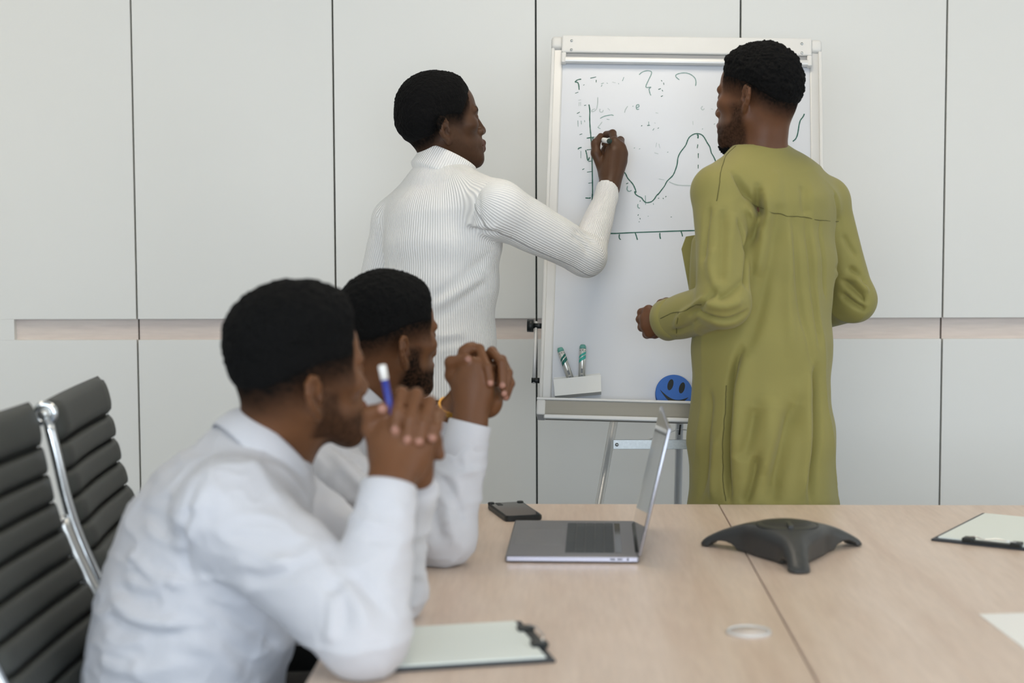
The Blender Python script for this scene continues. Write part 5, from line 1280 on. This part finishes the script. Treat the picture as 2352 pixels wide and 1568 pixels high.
    tube('shaft', [tail, a, a+ax2*L_*.66], .0054, M['pencil'], pe, 6); tube('end_cap', [a+ax2*L_*.66, b-ax2*.002, b], [.0056, .0056, .0044], M['paper2'], pe, 14); tube('point', [tail-ax2*.016, tail], [.0008, .0052], M['edge'], pe, 10)
    return body

# ============ seated man with the gold bracelet ============
def person_bracelet():
    Y = math.radians(55); lat = np.array([math.cos(Y), -math.sin(Y), 0]); fw = np.array([math.sin(Y), math.cos(Y), 0])
    H = Head(P(895, 773, 3.06), frame(math.radians(47), .04, .03), .935, ear_z=-.026, ear_s=1.02)
    kn = [(-.12, -.012), (-.09, -.004), (-.05, .012), (-.01, .028), (.03, .034), (.052, .034), (.060, .052), (.070, .072), (.082, .086), (.10, .12)]
    nb = P(800, 985, 3.07)
    shR = P(728, 1095, 2.93); elR = P(1018, 1232, 2.85); elR[2] = TZ+.052; wrR = P(1079, 975, 2.86)
    shL = P(815, 1055, 3.22); elL = P(985, 1180, 3.07); elL[2] = TZ+.048; wrL = P(1040, 945, 2.94)
    pel = P(610, 1440, 3.05); pel[2] = .555
    S = Sdf(); H.face(S)
    S.cap(H.w(0, -.030, -.04), nb, .053, .058, .03); S.cap(H.w(0, -.008, -.08), nb+fw*.03, .042, .05, .02)
    S.econe(pel, P(680, 1230, 3.06), lat, (.14, .10), (.145, .10), .04); S.econe(P(680, 1230, 3.06), P(765, 1075, 3.07), lat, (.145, .10), (.13, .085), .04)
    S.cap(nb, shR, .045, .048, .04); S.cap(nb, shL, .045, .048, .04)
    S.cap(shR, elR, .050, .038, .02); S.cap(elR, wrR, .038, .0265, .02); S.cap(shL, elL, .050, .038, .02); S.cap(elL, wrL, .038, .0235, .02)
    kneeR = pel+fw*.44+lat*.10; kneeL = pel+fw*.44-lat*.10; kneeR[2] = kneeL[2] = .52
    for kn_, sg in ((kneeR, 1), (kneeL, -1)):
        S.cap(pel+lat*.085*sg, kn_, .075, .055, .03); an = np.array([kn_[0], kn_[1], .10]); S.cap(kn_, an, .055, .04, .03); S.cap(an+np.array([0, 0, -.04]), an+fw*.15+np.array([0, 0, -.07]), .034, .026, .02)
    d = 2.865
    rh = [P(1052, 868, d+.012), P(1072, 842, d), P(1098, 838, d-.004), P(1118, 862, d)]
    S.ell(P(1088, 895, d+.002), np.array([.034, .046, .021]), np.c_[CR, CU, CF], .018)
    S.ell(P(1120, 920, d+.03), np.array([.028, .032, .024]), np.c_[CR, CU, CF], .014)
    lf = [[P(1085, 830, d+.055), P(1101, 801, d+.010), P(1119, 843, d-.016), P(1126, 879, d-.020)],
          [P(1110, 835, d+.062), P(1130, 807, d+.022), P(1152, 832, d-.004), P(1154, 884, d-.010)],
          [P(1130, 850, d+.064), P(1152, 826, d+.030), P(1167, 856, d+.008), P(1158, 903, d-.002)],
          [P(1142, 868, d+.066), P(1162, 852, d+.036), P(1172, 880, d+.016), P(1162, 911, d+.008)]]
    for c in lf: S.cap(wrL, c[0], .020, .0125, .016)
    th = [([P(1062, 905, d+.02), P(1038, 862, d+.015), P(1036, 832, d+.006), P(1073, 824, d-.010)], .0135, .0092)]
    rf = [([rh[0], P(1066, 808, d+.008), P(1076, 800, d+.010), P(1085, 795, d+.015)], .0105, .0085), ([rh[1], P(1082, 815, d+.03), P(1095, 835, d+.06), P(1105, 860, d+.065)], .0105, .008),
          ([rh[2], P(1110, 822, d+.03), P(1122, 845, d+.06), P(1128, 870, d+.06)], .0105, .008), ([rh[3], P(1128, 850, d+.03), P(1140, 870, d+.055), P(1142, 890, d+.05)], .0098, .008)]
    clasped(S, wrR, wrL, rh, lf, th, rf, .0096, .0076)
    V, Q = S.mesh(.003, .010, [zone(H.O, pad=.14), zone(nb, pad=.05), zone(rh[1], lf[3][3], wrR, pad=.045)])
    nl = [(c[3]-CF*.0070-CU*.001, .0068, NAIL) for c in lf]+[(th[0][0][3]-CF*.007+CR*.002, .0065, NAIL*.8)]
    C = skin_colors(V, SK['mid'], H, kn, fade=.06, beard=.95, nails=nl)
    body = quad_obj('person', V, Q, M['skin'], None, C)
    tag(body, 'bearded man in a white shirt seated with clasped hands and gold bracelet', 'person')
    make_hair(H, body, .010, kn, h=.0023, amp=.0016, nsc=280, taper=.055, top=.006, seed=9)
    W = Sdf()
    sec = [((605, 1450, 3.05), (.160, .13)), ((630, 1370, 3.05), (.168, .132)), ((665, 1270, 3.06), (.176, .132)), ((705, 1180, 3.06), (.178, .125)), ((745, 1100, 3.07), (.165, .110)), ((785, 1030, 3.075), (.10, .08))]
    for (p0, a0), (p1, a1) in zip(sec[:-1], sec[1:]): W.econe(P(*p0), P(*p1), lat, a0, a1, .035)
    W.cap(nb, shR, .060, .068, .04); W.cap(nb, shL, .060, .066, .04)
    W.cap(shR, elR, .068, .054, .025); W.cap(elR, P(1074, 1010, 2.86), .053, .038, .02); W.cap(shL, elL, .064, .050, .025); W.cap(elL, P(1034, 975, 2.95), .050, .034, .02)
    W.cap(nb-(H.O-nb)*.1, nb+(H.O-nb)*.7, .057, .057, .006, 's')
    for e_, w_ in ((elR, wrR), (elL, wrL)):
        cd_ = (w_-e_)/np.linalg.norm(w_-e_); cp = w_-cd_*.006; W.half(cp, -cd_, cp-.07, cp+.07, .003)
    W.half((0, 0, TZ+.001), (0, 0, 1), np.array([XL, .6, TZ-.06]), np.array([.6, 3.4, TZ+.0005]), .004)
    V, Q = W.mesh(.005); V = relax(V, Q, 3)
    V = V+normals(V, Q)*((vnoise(V, 11, 24)*.010+crease(V, (10, 10, 20), 71)*.004+crease(V, (20, 20, 28), 81)*.002)[:, None])
    V = folds(V, Q, [([(990, 1120), (1020, 1150), (1040, 1200)], .006, .010), ([(1005, 1100), (1050, 1140), (1075, 1190)], -.005, .008), ([(985, 1150), (1000, 1200), (1010, 1250)], -.006, .009), ([(1030, 1085), (1070, 1090), (1100, 1085)], .004, .008), ([(1040, 1060), (1070, 1068), (1105, 1062)], -.003, .007), ([(1020, 1180), (1045, 1215), (1050, 1260)], .005, .009),
        ([(770, 1030), (800, 1070), (850, 1130)], .007, .012), ([(780, 1020), (820, 1050), (860, 1090)], -.008, .010), ([(740, 1165), (790, 1170), (830, 1165)], -.006, .010), ([(740, 1220), (790, 1225), (820, 1215)], .006, .010), ([(740, 1245), (780, 1252), (815, 1240)], -.006, .010)])
    V[:, 2] = np.where((V[:, 0] > XL-.005) & (V[:, 2] < TZ+.001) & (V[:, 2] > TZ-.05), TZ+.001, V[:, 2])
    quad_obj('shirt', V, Q, M['shirt'], body)
    ax_ = (H.O-nb); ca = np.array([0, 0, .74])+fw*.67; shirt_collar(body, P(838, 906, 3.06)-ca*.030, ca, lat, .066, .078, .032, .058, M['shirt'], 160)
    cd_ = (wrR-elR)/np.linalg.norm(wrR-elR); cuff(body, wrR-cd_*.062, wrR+cd_*.004, .0392, .0392, M['shirt'])
    cd_ = (wrL-elL)/np.linalg.norm(wrL-elL); cuff(body, wrL-cd_*.058, wrL-cd_*.004, .0365, .0365, M['shirt'])
    c = wrL+(cd_*.010); x_ = np.cross(cd_, [0, 0, 1]); x_ /= np.linalg.norm(x_); y_ = np.cross(cd_, x_)
    n = 26
    Vb = []; Fb = []
    for i in range(n):
        t0 = 2*math.pi*i/n; t1 = 2*math.pi*(i+.86)/n; r0, r1 = .0262, .0296
        o = len(Vb)
        for t in (t0, t1):
            for r in (r0, r1):
                for h in (-.0048, .0048): Vb.append(c+(x_*math.cos(t)+y_*math.sin(t))*r+cd_*h)
        Fb += [(o, o+1, o+3, o+2), (o+4, o+6, o+7, o+5), (o+2, o+3, o+7, o+6), (o, o+4, o+5, o+1), (o+1, o+5, o+7, o+3), (o, o+2, o+6, o+4)]
    mesh_obj('bracelet', Vb, Fb, M['gold'], body)
    T = Sdf(); T.ell(pel, np.array([.15, .16, .11]), np.c_[lat, fw, [0, 0, 1.0]], .03)
    for kn_, sg in ((kneeR, 1), (kneeL, -1)):
        T.cap(pel+lat*.085*sg, kn_, .090, .070, .03); T.cap(kn_, (kn_[0], kn_[1], .09), .070, .058, .03)
    V, Q = T.mesh(.010); quad_obj('trousers', V, Q, M['black_cloth'], body)
    shoes(body, [kneeR, kneeL], fw)
    return body

# ------------------------------------------------------------------ conference phone
def conference_phone():
    ft = [hit(1612, 1250, *tn), hit(1974, 1250, *tn), hit(1839, 1320, *tn)]
    c = sum(ft)/3; R_ = [np.linalg.norm((f-c)[:2]) for f in ft]
    e = tag(empty('conference_phone', (c[0], c[1], TZ)), 'three-legged charcoal conference phone on the table', 'phone')
    Rm = float(np.mean(R_)); lo = np.array([c[0]-Rm-.03, c[1]-Rm-.03, TZ-.004]); hi = np.array([c[0]+Rm+.03, c[1]+Rm+.03, TZ+.09])
    ax, ay, az = [np.arange(lo[i], hi[i], .0026) for i in range(3)]
    X, Y, Z = np.meshgrid(ax, ay, az, indexing='ij'); F = None
    def smin(a, b, k): h = np.maximum(k-np.abs(a-b), 0)/k; return np.minimum(a, b)-h*h*k*.25
    rad = np.hypot(X-c[0], Y-c[1]); plan = rad-.052
    for f, r in zip(ft, R_):
        d_ = (f-c)[:2]/r; t = np.clip((X-c[0])*d_[0]+(Y-c[1])*d_[1], 0, r-.016); wd_ = .036+(.0205-.036)*np.clip(t/(r*.75), 0, 1)
        plan = smin(plan, np.hypot(X-c[0]-t*d_[0], Y-c[1]-t*d_[1])-wd_, .05)
    h_ = .060-.050*np.clip(rad/(Rm*.98), 0, 1.2)**2.1
    top = (Z-TZ-h_)*.9
    F = -smin(-plan, -top, .018)
    # arch under each arm near its foot
    for f, r in zip(ft, R_):
        d_ = (f-c)[:2]/r; cc = c[:2]+d_*r*.70; u = (X-cc[0])*d_[0]+(Y-cc[1])*d_[1]; ar = (np.sqrt((u/.030)**2+((Z-TZ)/.015)**2)-1)*.012
        F = np.maximum(F, -ar)
    F = np.maximum(F, TZ+.0015-Z)
    V, Q = nets(F.astype(f32), ax, ay, az); V = relax(V, Q, 2)
    quad_obj('shell', V, Q, M['spk'], e)
    pc_ = np.array([c[0], c[1], TZ+.0592])
    tube('panel_ring', arc_pts(pc_, .056, 0, 2*math.pi*47/48, 47, TZ+.0545), .0016, M['spk_dark'], e, 6, closed=True)
    S = Sdf(); S.ell(pc_+np.array([0, .004, -.006]), (.050, .050, .009), None, .004); V, Q = S.mesh(.003); gl = quad_obj('speaker_grille', V, Q, M['spk_dark'], e)
    box('keypad_bar', (pc_[0]-.005, pc_[1]-.050, TZ+.054), (pc_[0]+.005, pc_[1]+.0, TZ+.0625), M['spk'], gl, .002, 2)
    # microphone slots near the feet
    for f, r in zip(ft, R_):
        d_ = np.array([*(f-c)[:2]/r, 0]); s_ = np.array([-d_[1], d_[0], 0])
        for k in range(-4, 5):
            L0, L1 = r*.70+abs(k)*.0035, r*.93-abs(k)*.0012; pts = []
            for t in np.linspace(L0, L1, 6): pts.append(np.array([c[0], c[1], 0])+d_*t+s_*k*.0032+np.array([0, 0, TZ+.0600-.050*(math.hypot(t, k*.0032)/(Rm*.98))**2.1-.0004-.00028*k*k*.8]))
            tube('microphone_slot', pts, .0007, M['black'], e, 5)
    return e
conference_phone()
person_bracelet(); person_sweater(); person_gown(); person_pencil()
